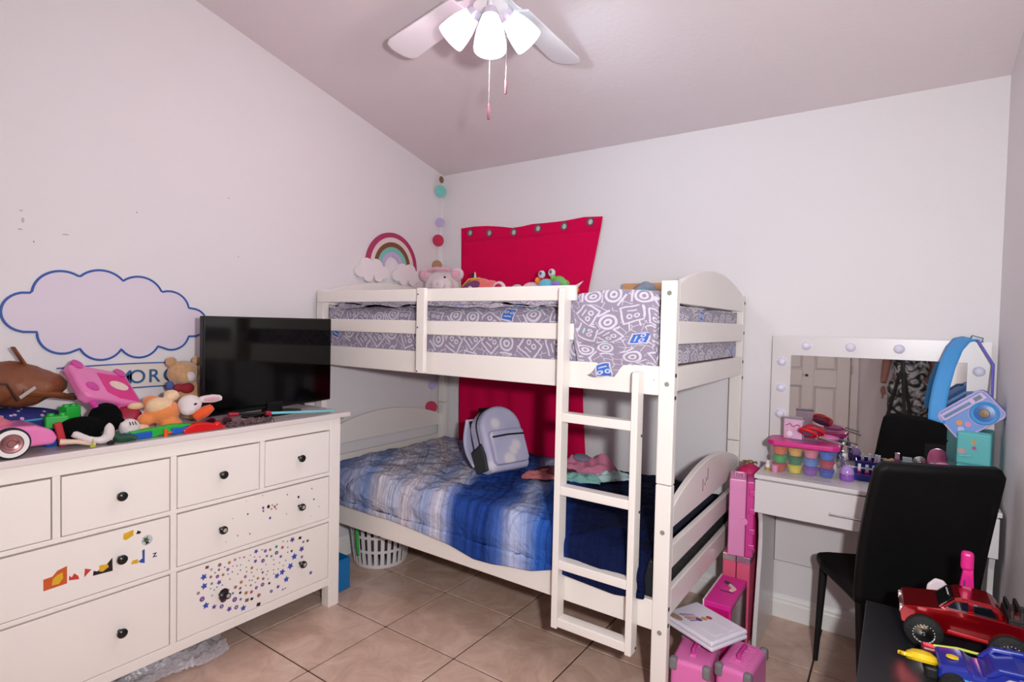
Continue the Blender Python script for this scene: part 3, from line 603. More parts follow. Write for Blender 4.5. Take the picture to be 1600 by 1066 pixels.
for k, (a, ec) in enumerate(((-52, (255,250,250)), (72, (170,236,255)), (-176, (255,190,224)))):
    a = R(a); dx, dy = math.cos(a), math.sin(a); zn = (2.465 if k == 0 else 2.53)-fz; tl = R(6 if k == 0 else 58); ra = .075 if k == 0 else .068
    MB().tube([(dx*.03, dy*.03, -.268), (dx*ra*.8, dy*ra*.8, -.275), (dx*ra*.98, dy*ra*.98, zn+.02), (dx*ra, dy*ra, zn)], .010, 10).build('lamp_arm', FW, fan)
    Rm = Matrix.Rotation(a, 4, 'Z') @ Matrix.Rotation(-tl, 4, 'Y')
    cupm = MB().lathe([(0,.02), (.02,.02), (.028,.0), (.030,-.012), (.026,-.012)], (0,0,0), 20).build('socket_cup', M('socket_clear', (220,212,232), .2, .3), fan, loc=(dx*ra, dy*ra, zn)); cupm.rotation_euler = Rm.to_euler()
    sh = MB().lathe(shade_prof, (0,0,0), 28).build('glass_shade', M('lit_glass_%d' % k, (250,248,248), .4, emit=SHADE_POWER, ecol=ec), fan, loc=(dx*ra, dy*ra, zn)); sh.rotation_euler = Rm.to_euler()
    bd = bpy.data.lights.new('fan_bulb', 'POINT'); bd.energy = BULB_POWER; bd.shadow_soft_size = .03; bd.color = [.6+.4*q for q in lin(ec)]
    bo_ = bpy.data.objects.new('fan_bulb', bd); COL.objects.link(bo_); bo_.parent = fan; bo_.location = Vector((dx*ra, dy*ra, zn)) + Rm.to_3x3() @ Vector((0, 0, -.085))
CH = M('chain_steel', (190,182,190), .35, .7)
for x, y, z0 in ((1.507, -1.442, 2.128), (1.553, -1.407, 2.218)):
    MB().tube([(x-FX, y-FY, 2.47-fz), (x-FX, y-FY, z0+.055-fz)], .0011, 6).build('pull_chain', CH, fan)
    MB().lathe([(0,0), (.0045,.001), (.005,.006), (.005,.046), (.003,.05), (.002,.056), (0,.057)], (x-FX, y-FY, z0-fz), 12).build('chain_fob', M('fob_rosewood', (118,70,84), .4), fan)

# ================================================================== VANITY DESK
DX, DW, DZ, DYF_ = 2.22, .812, .785, -.405
ds = thing('vanity_desk', 'white vanity desk with one drawer against the back wall', 'desk', (DX+DW/2, -.21, 0))
def dk(b, n, mt=DESK, **k):
    k.setdefault('bevel', .0025); o = b.build(n, mt, ds, **k); o.location = -Vector(ds.location); return o
dk(MB().box(DX-.006, DX+DW+.002, DYF_-.008, -.02, DZ-.018, DZ), 'desk_top')
side = [(-.02, 0), (-.405, 0), (-.408,.02), (-.395,.12), (-.37,.26), (-.345,.40), (-.338,.48), (-.348,.56), (-.375,.62), (-.395,.645), (-.395,DZ-.019), (-.02, DZ-.019)]
for x0 in (DX+.006, DX+DW-.024): dk(MB().prism(side, 'x', x0, x0+.018), 'side_panel')
dk(MB().box(DX+.026, DX+DW-.026, -.036, -.022, .29, DZ-.02), 'back_panel')
dk(MB().box(DX+.026, DX+DW-.026, -.39, -.04, DZ-.10, DZ-.022), 'drawer_box')
fr = dk(MB().box(DX-.002, DX+DW-.004, DYF_-.006, DYF_+.010, .618, DZ-.024), 'drawer_front')
MB().tube([(2.505, DYF_-.006, .672), (2.505, DYF_-.022, .672), (2.665, DYF_-.022, .672), (2.665, DYF_-.006, .672)], .0045, 8).build('handle', M('chrome', (214,212,212), .15, 1), fr)
# mirror with bulbs
mi = thing('vanity_mirror', 'wide mirror in white frame studded with round bulbs on the desk', 'mirror', (2.6125, -.03, DZ))
def mp(b, n, mt=DESK, **k): o = b.build(n, mt, mi, **k); o.location = -Vector(mi.location); return o
MX0, MX1, MZ1 = 2.205, 3.022, 1.385; GX0, GX1, GZ0, GZ1 = 2.288, 2.948, .802, 1.296
mp(MB().box(MX0, MX1, -.040, -.016, DZ+.0008, GZ0).box(MX0, MX1, -.040, -.016, GZ1, MZ1).box(MX0, GX0, -.040, -.016, GZ0, GZ1).box(GX1, MX1, -.040, -.016, GZ0, GZ1), 'frame', smooth=False)
mp(MB().box(GX0, GX1, -.038, -.018, GZ0, GZ1), 'mirror_glass', M('mirror_silver', (232,234,232), .015, 1, var=0), smooth=False)
BULB = M('bulb_frost', (226,222,240), .18, var=.02, coat=.5)
bl_ = [(x, 1.343) for x in (2.352, 2.532, 2.714, 2.895)]+[(2.250, z) for z in (1.262, 1.136, 1.010, .884)]+[(2.985, z) for z in (1.262, 1.136, 1.010, .884)]
for x, z in bl_:
    bo = mp(MB().lathe([(.0,.022), (.008,.0215), (.015,.018), (.0195,.012), (.021,.004), (.020,0)], (x, -.0405, z), 18, RY), 'bulb', BULB)
    MB().lathe([(.0215,0), (.0235,.0), (.0235,.003), (.0215,.003)], (x, -.0402, z), 20, RY).build('bulb_ring', M('ring_clear', (236,234,240), .15), bo)

# ================================================================== CHAIR
ch = thing('dining_chair', 'black faux leather chair with tall curved back at the vanity', 'chair', (2.705, -.395, 0), (0, 0, R(26)))
LEA = M('black_leather', (7,7,8), .55, var=.1, bump=.12, bscale=300, spec=.22)
# local: +y is the front (towards desk), x across
MB().prism([(-.19,-.19), (.19,-.19), (.205,.10), (.19,.19), (.14,.205), (-.14,.205), (-.19,.19), (-.205,.10)], 'z', .425, .47).build('seat', LEA, ch, bevel=.016, seg=3)
def back(u, v):
    z = .44+.535*v; w_ = .195+.006*math.sin(math.pi*v) - (.02 if v > .93 else 0)*((v-.93)/.07)**2
    x = (u-.5)*2*w_; yb = -.185-.02*v-.10*v**1.6-.018*math.cos(math.pi*(u-.5))
    return (x, yb, z)
MB().grid(back, 16, 20).build('backrest', LEA, ch, solid=.028)
for sx in (-1, 1):
    MB().tube([(sx*.165, .165, .43), (sx*.178, .185, .0)], [.017, .010], 12).build('leg', BLACK, ch)
    MB().tube([(sx*.165, -.165, .43), (sx*.178, -.235, .0)], [.017, .010], 12).build('leg', BLACK, ch)
    MB().tube([(sx*.165, .15, .418), (sx*.165, -.15, .418)], .009, 8).build('seat_rail', BLACK, ch)

# ================================================================== BLACK SIDE CABINET
TZ = .55
bt = thing('storage_cabinet', 'low matt black cabinet holding toy vehicles at the right wall', 'cabinet', (2.85, -1.25, 0))
CABB = M('cabinet_black', (24,24,28), .42, var=.08, scale=40)
def cbp(b, n, mt=CABB, **k): k.setdefault('bevel', .002); o = b.build(n, mt, bt, **k); o.location = -Vector(bt.location); return o
cbp(MB().box(2.655, 3.028, -1.72, -.885, TZ-.022, TZ), 'top_board')
cbp(MB().box(2.665, 3.02, -.905, -.889, 0, TZ-.022), 'side_panel'); cbp(MB().box(2.665, 3.02, -1.716, -1.70, 0, TZ-.022), 'side_panel')
cbp(MB().box(3.005, 3.02, -1.70, -.905, .05, TZ-.022), 'back_panel')
for z0, z1 in ((.05,.28), (.285,TZ-.026)):
    q = cbp(MB().box(2.660, 2.676, -1.698, -.907, z0, z1), 'drawer'); MB().tube([(2.660, -1.36, (z0+z1)/2), (2.645, -1.36, (z0+z1)/2), (2.645, -1.24, (z0+z1)/2), (2.660, -1.24, (z0+z1)/2)], .004, 8).build('handle', M('chrome'), q)
cbp(MB().box(2.68, 3.0, -1.69, -.91, .06, TZ-.03), 'carcass', smooth=False, bevel=0)

# ================================================================== TOYS AND BAGS ON THE DRESSER  (top at z = .96)
Z0 = .9605
PINK = M('toy_pink_plastic', (226,120,178), .25, coat=.4); HOT = M('hot_pink', (214,30,128), .35, var=.05); MAG = M('magenta_plastic', (202,50,150), .3, coat=.2)
WPLUSH = M('white_plush', (222,208,208), .95, var=.05, bump=.5, bscale=220, sheen=.4); PPLUSH = M('pink_plush', (218,160,178), .95, var=.06, bump=.5, bscale=220, sheen=.4)
OPLUSH = M('orange_plush', (226,132,72), .95, var=.08, bump=.5, bscale=220, sheen=.4); CPLUSH = M('cream_plush', (226,190,150), .95, var=.06, bump=.5, bscale=220, sheen=.4)
TPLUSH = M('tan_fur', (206,158,112), 1, var=.22, scale=60, bump=1, bscale=180, sheen=.5); BPLUSH = M('black_plush', (7,7,8), .95, var=.1, bump=.3, bscale=220, spec=.1)
RED = M('red_plastic', (206,20,24), .25, coat=.3); GRN = M('green_plastic', (34,168,58), .35); BLU = M('blue_plastic', (22,84,176), .35); NAVY = M('navy_gloss', (18,30,120), .3, coat=.2)
CHROME = M('chrome')
# pink convertible doll car, nose out of frame
car = thing('toy_car', 'pink doll convertible with whitewall wheels at front left of dresser top', 'toy car', (.365, -2.60, Z0))
body = [(-.24,.03), (-.25,.06), (-.235,.085), (-.10,.095), (-.06,.092), (.06,.088), (.12,.10), (.19,.095), (.235,.075), (.245,.05), (.24,.028)]
MB().prism(body, 'x', -.088, .088).build('body', PINK, car, bevel=.022, seg=4)
MB().box(-.066, .066, -.06, .10, .075, .1005).build('seat_well', M('pink_sheer', (206,110,128), .5, var=.2, scale=40), car, bevel=.008)
for x in (-.086, .086):
    for y in (-.155, .125):
        wl = MB().lathe([(0,-.014), (.046,-.014), (.049,-.010), (.049,.010), (.046,.014), (0,.014)], (x, y, .0492), 28, RX).build('wheel', M('tyre_black', (16,15,16), .7), car)
        s_ = 1 if x > 0 else -1
        MB().lathe([(.030,0), (.043,0), (.043,.0016), (.030,.0016), (.030,0)], (x+s_*.0145, y, .0492), 28, RX).build('whitewall', M('whitewall', (232,226,226), .4), wl)
        MB().lathe([(0,.004), (.010,.004), (.012,.001), (.018,.003), (.020,.001), (.027,.002), (.030,-.001)], (x+s_*.0145, y, .0492), 28, RX if s_ > 0 else Euler((0, R(-90), 0)).to_matrix().to_4x4()).build('hubcap', M('rose_chrome', (190,140,140), .25, .9), wl)
MB().ell((0, .05, .10), (.06, .10, .03), n=14).build('sheer_cover', M('pink_sheer'), car)
# navy quilted bag behind the car
BAGN = M('navy_print_fabric', (30,36,110), .7)
n = BAGN.node_tree; vo = nm(BAGN, 'ShaderNodeTexVoronoi'); vo.inputs['Scale'].default_value = 38; n.links.new(n.nodes['Texture Coordinate'].outputs['Object'], vo.inputs['Vector'])
rp = ramp(BAGN, [(0, (226,214,220)), (.13, (196,70,80)), (.2, (222,210,220)), (.26, (28,34,112)), (1, (22,26,90))]); n.links.new(vo.outputs['Distance'], rp.inputs[0]); n.links.new(rp.outputs[0], n.nodes['Principled BSDF'].inputs['Base Color'])
nb = thing('fabric_bag', 'navy printed kids bag with cyan piping beneath the brown backpack', 'bag', (.185, -2.43, Z0), (0, 0, R(6)))
blob('bag_body', [((0, 0, .062), (.085, .20, .066))], BAGN, nb, .012)
for zz_ in (.045, .085): MB().tube([(.078*math.cos(a)*(1.0 if zz_ < .06 else .93)*1.06, .185*math.sin(a)*1.05, zz_) for a in [2*math.pi*i/40 for i in range(41)]], .004, 6).build('piping', M('cyan_piping', (60,150,178), .5), nb)
MB().cbox((.055, .185, .055), (.03, .05, .10), (.3, 0, 0)).build('strap', M('crimson_webbing', (176,26,44), .6), nb, bevel=.004)
# brown backpack slumped on top
BRN = M('brown_leather', (120,66,34), .5, var=.16, scale=10, bump=.25, bscale=45)
bpk = thing('leather_backpack', 'brown leather backpack slumped on the dresser against the wall', 'backpack', (.15, -2.52, 1.085), (R(3), 0, R(4)))
blob('pack_body', [((0, -.05, .075), (.125, .30, .085)), ((.02, .13, .06), (.10, .16, .065)), ((0, -.25, .08), (.12, .16, .085))], BRN, bpk, .012)
clt = bpy.data.textures.new('slouch', 'CLOUDS'); clt.noise_scale = .11; clt.noise_depth = 3
dmod = bpy.data.objects['pack_body'].modifiers.new('slouch', 'DISPLACE'); dmod.texture = clt; dmod.strength = .05; dmod.mid_level = .5
blob('front_pocket', [((.085, -.02, .055), (.055, .13, .05))], BRN, bpk, .01)
MB().tube([(.10*math.cos(t), -.02+.13*t/1.6*1.0, .135-.03*abs(t)**1.5) for t in [i/8-1.2 for i in range(22)]], .0035, 6).build('zip', M('zip_dark', (58,36,24), .5), bpk)
MB().tube([(.128, -.16, .02), (.142, -.15, .075), (.146, -.08, .105), (.146, 0, .108), (.142, .07, .09), (.13, .10, .03)], .004, 6).build('zip', M('zip_dark'), bpk)
MB().grid(lambda u, v: (.02+(v-.5)*.03, .17+.05*u-.10*u*u*0-(.09*u), .12+.085*u), 6, 2).build('carry_strap', BRN, bpk, solid=.006)
MB().tube([(.105, .12, .055), (.10, .22, .03), (.03, .30, .0)], [.014, .012, .010], 8).build('shoulder_strap', BRN, bpk)
MB().cbox((.122, .13, .052), (.004, .06, .012), (.5, 0, .3)).build('label_patch', M('grey_card', (176,172,168), .6), bpk, bevel=.002)
# green and blue building bricks
def brick(c, sz, mt, nme, rot, label):
    t = thing('toy_brick', label, 'toy brick', c, rot)
    MB().box(-sz[0]/2, sz[0]/2, -sz[1]/2, sz[1]/2, 0, sz[2]).build('brick_body', mt, t, bevel=.005, seg=3)
    for i in (-1, 1): MB().lathe([(0,0), (.011,0), (.011,.008), (0,.009)], (0, i*sz[1]/4, sz[2]), 14).build('stud', mt, t)
brick((.315, -2.325, Z0), (.05, .075, .052), BLU, 'blue', (0, 0, .2), 'blue chunky toy brick below the green bricks on dresser')
brick((.315, -2.32, Z0+.061), (.05, .066, .042), GRN, 'green', (0, 0, -.15), 'green chunky toy brick stacked on the blue brick')
brick((.275, -2.27, Z0), (.045, .05, .125), GRN, 'green', (0, 0, .3), 'tall green toy brick standing behind the blue brick')
# black and white plush lying down (generic)
bw = thing('plush_toy', 'black and white stuffed toy lying on its back near dresser edge', 'stuffed toy', (.365, -2.235, Z0))
blob('body', [((0, -.03, .05), (.055, .075, .048)), ((-.035, .055, .075), (.045, .055, .06)), ([(0, .02, .06), (-.005, .075, .075), (.005, .10, .05)], [.028, .024, .018])], BPLUSH, bw)
blob('mitten', [((.012, .115, .040), (.03, .036, .034)), ((.022, .093, .052), (.014, .016, .014))], WPLUSH, bw)
blob('leg', [([(.06, -.05, .03), (.075, .0, .018), (.075, .035, .022)], [.013, .013, .016]), ((.078, .028, .045), (.018, .017, .035))], WPLUSH, bw)
blob('leg', [([(.05, -.07, .05), (.085, -.02, .02)], [.014, .012])], WPLUSH, bw)
MB().lathe([(0,0), (.011,.001), (.013,.008), (0,.016)], (.086, .03, .002), 14).build('shoe_tip', BLACK, bw)
MB().cbox((.04, -.10, .05), (.016, .022, .085), (.2, 0, 0)).build('red_cuff', M('crimson_webbing'), bw, bevel=.006)
for i in (-1, 0, 1): MB().tube([(.041, .118+i*.009, .052), (.035, .116+i*.009, .064)], .0016, 6).build('stitch', BLACK, bw)
# doll arm sticking out behind the car
dl = thing('fashion_doll', 'doll half hidden behind the pink toy car', 'doll', (0, 0, 0))
blob('torso', [((.27, -2.40, 1.0), (.02, .05, .025))], M('doll_vinyl', (222,190,170), .4), dl)
(MB().tube([(.43, -2.345, .99), (.44, -2.30, .985), (.445, -2.25, .968)], [.010, .008, .006], 10).build('arm', M('doll_vinyl'), dl))
tag(blob('hair_clip', [((.462, -2.262, .966), (.007, .010, .005)), ((.462, -2.262, .982), (.0025, .0025, .014))], M('lime_plastic', (176,186,50), .4), vox=.002), 'tiny lime green flower clip hanging at dresser edge', 'hair clip')
# green ribbon snake
gf = [(.40-.0*t, -2.215+.09*t, .995-.028*t+.006*math.sin(t*9)) for t in [i/10 for i in range(11)]]
tag(MB().tube([(p[0]+.055*i/10, p[1], p[2]) for i, p in enumerate(gf)], [.004+.012*math.sin(math.pi*(i+1)/12) for i in range(11)], 8).build('green_ribbon', M('forest_velvet', (20,70,48), .7, var=.2, scale=60)), 'dark green velvet ribbon curling beside the white mitten', 'ribbon')
# crimson bag and striped cloth under the pink case
blob_o = blob('crimson_pouch', [((0, 0, .055), (.085, .085, .055)), ((.03, .05, .04), (.05, .05, .04))], M('crimson_satin', (150,16,48), .45, var=.15), vox=.008, loc=(.245, -2.085, Z0)); tag(blob_o, 'crimson soft pouch squeezed under the pink play case', 'pouch')
STR = M('pink_stripe', (226,190,200), .7); n = STR.node_tree; wv = nm(STR, 'ShaderNodeTexWave'); wv.inputs['Scale'].default_value = 22; wv.inputs['Distortion'].default_value = 1.5; n.links.new(n.nodes['Texture Coordinate'].outputs['Object'], wv.inputs['Vector']); rp = ramp(STR, [(.45, (226,206,212)), (.55, (186,70,116))]); n.links.new(wv.outputs[0], rp.inputs[0]); n.links.new(rp.outputs[0], n.nodes['Principled BSDF'].inputs['Base Color'])
tag(MB().grid(lambda u, v: ((u-.5)*.11, (v-.5)*.14, .004+.026*abs(math.sin(u*5+v*4))*(1-.3*u)), 14, 16).build('striped_cloth', STR, solid=.003, loc=(.345, -2.075, Z0)), 'crumpled pink and white striped cloth below the pink case', 'cloth')
# pink play case
pc = thing('play_case', 'shiny pink toy carry case tilted on the pile of toys', 'toy case', (.215, -2.145, 1.135), (R(-20), R(38), R(4)))
MB().prism([(-.085,-.115), (.07,-.115), (.09,-.095), (.09,.095), (.07,.115), (-.085,.115), (-.095,.10), (-.095,-.10)], 'z', -.022, .022).build('case_body', PINK, pc, bevel=.012, seg=3)
MB().prism([(-.06,-.02), (.05,-.02), (.075,.02), (.075,.10), (-.07,.10)], 'z', .0205, .0235).build('picture_panel', M('hot_pink'), pc, bevel=.002)
MB().lathe([(0,0), (.034,0), (.034,.0015), (0,.0015)], (0, .045, .0237), 24, Matrix.Diagonal((.75, 1.1, 1, 1))).build('picture_print', M('picture_cream', (228,206,190), .5, var=.2, scale=90), pc)
MB().prism(disc(.03, -.07, .024, 18), 'z', .0205, .026).build('round_button', MAG, pc, bevel=.004)
MB().tube([(.095, -.085, 0), (.125, -.075, 0), (.125, .005, 0), (.095, .015, 0)], .010, 10).build('handle', MAG, pc)
for y in (-.085, .085): MB().lathe([(0,-.026), (.022,-.026), (.022,.026), (0,.026)], (-.088, y, 0), 16).build('hinge_knob', MAG, pc)
tag(MB().grid(lambda u, v: (.02*math.sin(u*3), (v-.5)*.035, u*.085-.01*v), 8, 3).build('silver_strap', M('silver_film', (190,186,196), .2, .8), solid=.003, loc=(.30, -2.012, .985), rot=(.5, 0, .3)), 'silver film strap draped at the right of the pink case', 'strap')
# orange bunny plush lying
bn = thing('bunny_plush', 'orange and cream bunny stuffed toy lying sideways by television', 'stuffed toy', (.335, -1.985, Z0+.045), (0, 0, R(-8)))
blob('body', [((0, -.005, .035), (.055, .065, .05)), ((.015, -.065, .01), (.028, .03, .026)), ((.03, .02, -.01), (.03, .04, .022)), ((-.02, -.035, .075), (.03, .035, .025))], OPLUSH, bn)
blob('belly', [((.02, -.02, .06), (.032, .05, .035)), ((-.01, .03, .095), (.028, .03, .024))], CPLUSH, bn)
blob('foot', [((.03, -.085, -.018), (.02, .034, .018))], CPLUSH, bn); blob('foot', [((.06, -.03, -.026), (.02, .034, .016))], CPLUSH, bn); blob('arm', [((-.03, -.085, .06), (.016, .034, .016))], CPLUSH, bn)
hd = blob('head', [((.03, .085, .060), (.040, .045, .038)), ((.05, .072, .042), (.028, .03, .025))], WPLUSH, bn)
blob('ear', [([(.035, .115, .075), (.05, .165, .078), (.055, .20, .078)], [.014, .019, .012])], WPLUSH, hd); blob('inner_ear', [([(.053, .13, .076), (.068, .165, .079), (.068, .185, .079)], [.006, .009, .005])], PPLUSH, hd, vox=.003)
MB().ell((.066, .092, .062), (.003, .009, .0045), (.3,0,0)).build('eye', BLACK, hd)
blob('hood', [([(.03, .10, .005), (.045, .135, .025), (.05, .165, .045)], [.024, .024, .016])], M('orange_felt', (222,84,30), .9, sheen=.3), bn)
# tan teddy by the TV
td = thing('teddy_bear', 'fluffy tan teddy leaning on the wall left of television', 'stuffed toy', (.115, -1.80, Z0))
blob('body', [((0, .01, .09), (.065, .07, .09)), ((.05, .02, .03), (.04, .05, .03))], TPLUSH, td, .009)
hb = blob('head', [((0, -.01, .205), (.058, .066, .058)), ((.05, -.03, .19), (.03, .03, .028))], TPLUSH, td, .008)
for y in (-.06, .05): blob('ear', [((0, y, .258), (.018, .024, .024))], TPLUSH, hb, .006)
MB().ell((.066, -.01, .195), (.018, .020, .022)).build('muzzle_patch', WPLUSH, td)
blob('scarf', [((.06, -.02, .145), (.02, .03, .024)), ((.05, -.055, .148), (.015, .02, .018))], M('scarf_red', (150,24,44), .8), td, .005)
MB().ell((.045, -.085, .16), (.012, .016, .02)).build('scarf_tail', M('scarf_blue', (70,88,150), .8), td)
# green and blue toy blaster
tg = thing('toy_blaster', 'green and blue plastic toy blaster lying along dresser edge', 'toy', (.415, -2.035, Z0))
MB().prism([(-.10,0), (-.02,0), (-.005,.006), (.05,.004), (.115,.012), (.115,.034), (.05,.04), (-.02,.036), (-.10,.03)], 'x', -.018, .018).build('barrel_body', GRN, tg, bevel=.005, seg=3)
MB().prism([(-.115,.002), (-.03,.002), (-.03,.026), (-.115,.026)], 'x', -.022, .022).build('side_plate', BLU, tg, bevel=.004)
MB().prism([(.035,.002), (.10,.006), (.125,.020), (.10,.030), (.07,.024), (.035,.028)], 'x', .012, .028).build('grip', BLU, tg, bevel=.005)
MB().cbox((.026, .012, .014), (.012, .012, .03)).cbox((.026, .022, .014), (.012, .022, .008)).build('trigger', M('orange_plastic', (232,86,30), .35), tg, bevel=.002)
rs = thing('red_toy_boat', 'shiny red plastic toy lying at the dresser edge before television', 'toy', (.432, -1.885, Z0), (0, 0, R(-5)))
MB().prism([(-.07,0), (.02,0), (.08,.004), (.09,.012), (.05,.026), (.0,.036), (-.04,.034), (-.075,.016)], 'x', -.022, .022).build('hull', RED, rs, bevel=.010, seg=3)
MB().ell((.010, .055, .022), (.014, .016, .012)).build('cabin', RED, rs)
# sunglasses, hair lace, toy sword
sg = thing('sunglasses', 'dark red toy sunglasses lying in front of the television', 'glasses', (.40, -1.80, Z0), (0, 0, R(70)))
for x in (-.03, .03):
    MB().lathe([(.018,-.002), (.023,-.002), (.023,.002), (.018,.002), (.018,-.002)], (x, 0, .02), 20, RY).build('rim', M('dark_red_gloss', (110,14,36), .2, coat=.3), sg)
    MB().lathe([(0,-.0008), (.0185,-.0008), (.0185,.0008), (0,.0008)], (x, 0, .02), 20, RY).build('lens', M('lens_dark', (40,14,26), .1), sg)
    MB().tube([(x*1.75, 0, .022), (x*1.75, .05, .006), (x*1.6, .09, .003)], .0025, 6).build('temple_arm', M('dark_red_gloss'), sg)
MB().tube([(-.012, 0, .024), (0, -.002, .028), (.012, 0, .024)], .003, 6).build('bridge', M('dark_red_gloss'), sg)
MOC = M('mocha_lace', (96,70,76), .7, var=.25, scale=70)
hl = thing('lace_scarf', 'crumpled mocha brown lace hairpiece at the dresser front edge', 'scarf', (.428, -1.685, Z0))
MB().grid(lambda u, v: ((v-.5)*.06, (u-.5)*.20, .003+.018*abs(N(u*6, v*5, 1))*(1.6-1.2*abs(u-.5))*1.6+.004*math.sin(u*30)*math.sin(v*14)), 26, 12).build('lace', MOC, hl, solid=.002)
for k in range(5): MB().tube([(.012*math.cos(t+k)+(k-2)*.004, -.07+k*.028+.018*math.sin(t), .012+.006*math.cos(t*1.3+k)) for t in [i*.5 for i in range(14)]], .003, 6).build('cord', MOC, hl)
sw = thing('toy_sword', 'toy light sword with cyan blade and black grip before television', 'toy sword', (.392, -1.755, 1.006))
A, B = Vector((0, 0, 0)), Vector((.432, -1.248, .968))-Vector(sw.location); D_ = (B-A).normalized()
def seg(a, b_): return [A+D_*a, A+D_*b_]
Lt = (B-A).length
MB().tube(seg(0, .04), .009, 6).build('pommel', M('sword_red', (176,26,56), .35), sw); MB().tube(seg(.04, .16), .006, 10).build('grip', BLACK, sw)
MB().tube(seg(.16, .185), .010, 6).build('guard', M('sword_red'), sw); MB().tube(seg(.185, Lt), [.0062, .0050], 12).build('blade', M('cyan_tube', (120,206,216), .25, coat=.3), sw)
# power lead behind the set
tag(MB().tube([(.06, -1.30, 1.02), (.03, -1.235, .985), (.06, -1.22, .968), (.12, -1.20, .9645)], .004, 8).build('power_cable', BLACK), 'black power cable trailing behind the television corner', 'cable')

# ================================================================== UNDER THE DRESSER AND BED
PB = bpy.data.materials.new('clear_bag_film'); PB.use_nodes = True; b = PB.node_tree.nodes['Principled BSDF']
b.inputs['Base Color'].default_value = (*lin((226,222,232)), 1); b.inputs['Roughness'].default_value = .25; b.inputs['Alpha'].default_value = .55
nz = nm(PB, 'ShaderNodeTexNoise'); nz.inputs['Scale'].default_value = 30; mr = nm(PB, 'ShaderNodeMapRange'); mr.inputs['To Min'].default_value = .12; mr.inputs['To Max'].default_value = .75; PB.node_tree.links.new(nz.outputs['Fac'], mr.inputs['Value']); PB.node_tree.links.new(mr.outputs[0], b.inputs['Alpha'])
def pbag(u, v):
    L_ = (u-.5)*.46; wd = .062+.026*math.sin(u*8+1)
    x = (v-.5)*2*wd+.05*math.sin(u*4)-.05*(1-u); z = (.008+.05*(math.sin(math.pi*v)**.7)*(.5+.5*math.sin(math.pi*min(1, u*1.05)))+.03*N(u*9, v*6, 2)*math.sin(math.pi*v)+.016*abs(N(u*24, v*11, 5)))
    return (x, L_, max(.002, z))
tag(MB().grid(pbag, 70, 34).build('plastic_bag', PB, loc=(.355, -1.985, .001), rot=(0, 0, R(-8))), 'crumpled clear white plastic bag on the floor under dresser', 'plastic bag')
bi = thing('storage_bin', 'small bright blue plastic bin between the dresser and bunk bed', 'bin', (.24, -1.137, 0))
BB = M('bin_blue', (20,112,176), .35, var=.03)
def wallp(x0, x1, y0, y1): return MB().prism([(x0,y0), (x1,y0), (x1,y1), (x0,y1)], 'z', .004, .168)
MB().box(-.125, .125, -.045, .045, 0, .005).build('base', BB, bi, bevel=.002)
for a in ((-.13,.13,-.05,-.046), (-.13,.13,.046,.05), (.126,.13,-.046,.046), (-.13,-.126,-.046,.046)): wallp(*a).build('bin_wall', BB, bi, smooth=False)
# slotted laundry basket
lb = thing('laundry_basket', 'white slotted plastic laundry basket under the lower bunk', 'basket', (.215, -.735, 0))
LW = M('basket_white', (228,222,224), .4)
r_at = lambda z: .150+.115*z
def bring(z0, z1): return MB().lathe([(r_at(z0),z0), (r_at(z0)+.004,z0), (r_at(z1)+.004,z1), (r_at(z1),z1), (r_at(z0),z0)], (0,0,0), 48)
MB().lathe([(0,.001), (.150,.001), (.154,.012), (.150,.012), (0,.006)], (0,0,0), 48).build('basket_base', LW, lb)
for z0, z1 in ((.006,.024), (.092,.108), (.176,.192), (.252,.275)): bring(z0, z1).build('band', LW, lb)
for q, (z0, z1) in enumerate(((.024,.092), (.108,.176), (.192,.252))):
    for k in range(28):
        a = 2*math.pi*k/28; w_ = .0105; rr0, rr1 = r_at(z0)+.002, r_at(z1)+.002; ca, sa = math.cos(a), math.sin(a)
        vs = [(ca*(r_+e)-sa*t*w_, sa*(r_+e)+ca*t*w_, z) for z, r_ in ((z0, rr0), (z1, rr1)) for e in (-.002, .002) for t in (-1, 1)]
        MB().add(vs, [(0,1,3,2), (4,6,7,5), (0,4,5,1), (2,3,7,6), (0,2,6,4), (1,5,7,3)]).build('slat', LW, lb, smooth=False)
tag(blob('laundry', [((0,0,.11), (.13,.13,.10)), ((.03,-.03,.19), (.09,.09,.05)), ((-.05,.04,.2), (.07,.08,.045))], M('dark_laundry', (78,66,70), .9, var=.3, scale=22), vox=.012, loc=(.215, -.735, .01)), 'heap of dark laundry inside the white slotted basket', 'laundry')
tag(MB().tube([(.245, -.935, .275), (.25, -.945, .23), (.262, -.95, .16), (.268, -.945, .10)], [.012, .010, .008, .005], 8).build('green_strap', M('green_webbing', (40,170,64), .5)), 'bright green strap hanging over the laundry basket side', 'strap')

# ================================================================== LOWER BUNK BAG AND CLOTHES
LILP = M('lilac_print_nylon', (186,182,212), .6)
n = LILP.node_tree; vo = nm(LILP, 'ShaderNodeTexVoronoi'); vo.inputs['Scale'].default_value = 9; n.links.new(n.nodes['Texture Coordinate'].outputs['Object'], vo.inputs['Vector'])
rp = ramp(LILP, [(.0, (236,226,226)), (.30, (230,222,228)), (.42, (196,190,216)), (1, (180,178,212))]); n.links.new(vo.outputs['Distance'], rp.inputs[0]); n.links.new(rp.outputs[0], n.nodes['Principled BSDF'].inputs['Base Color'])
LZ = .615
bk = thing('school_backpack', 'lilac cloud print school backpack leaning on the lower bunk', 'backpack', (.985, -.55, LZ), (0, R(-24), R(-17)))
def shell(w, h, d_, top_r, n=14):
    pts = [(-w/2, 0.012), (-w/2+.02, 0), (w/2-.02, 0), (w/2, .012)]
    for i in range(n+1):
        a = math.pi*i/n; pts.append((math.cos(a)*w/2*(1.0), h-top_r+math.sin(a)*top_r))
    return MB().prism(pts, 'x', -d_/2, d_/2)
shell(.27, .355, .13, .12).build('pack_body', LILP, bk, bevel=.028, seg=4)
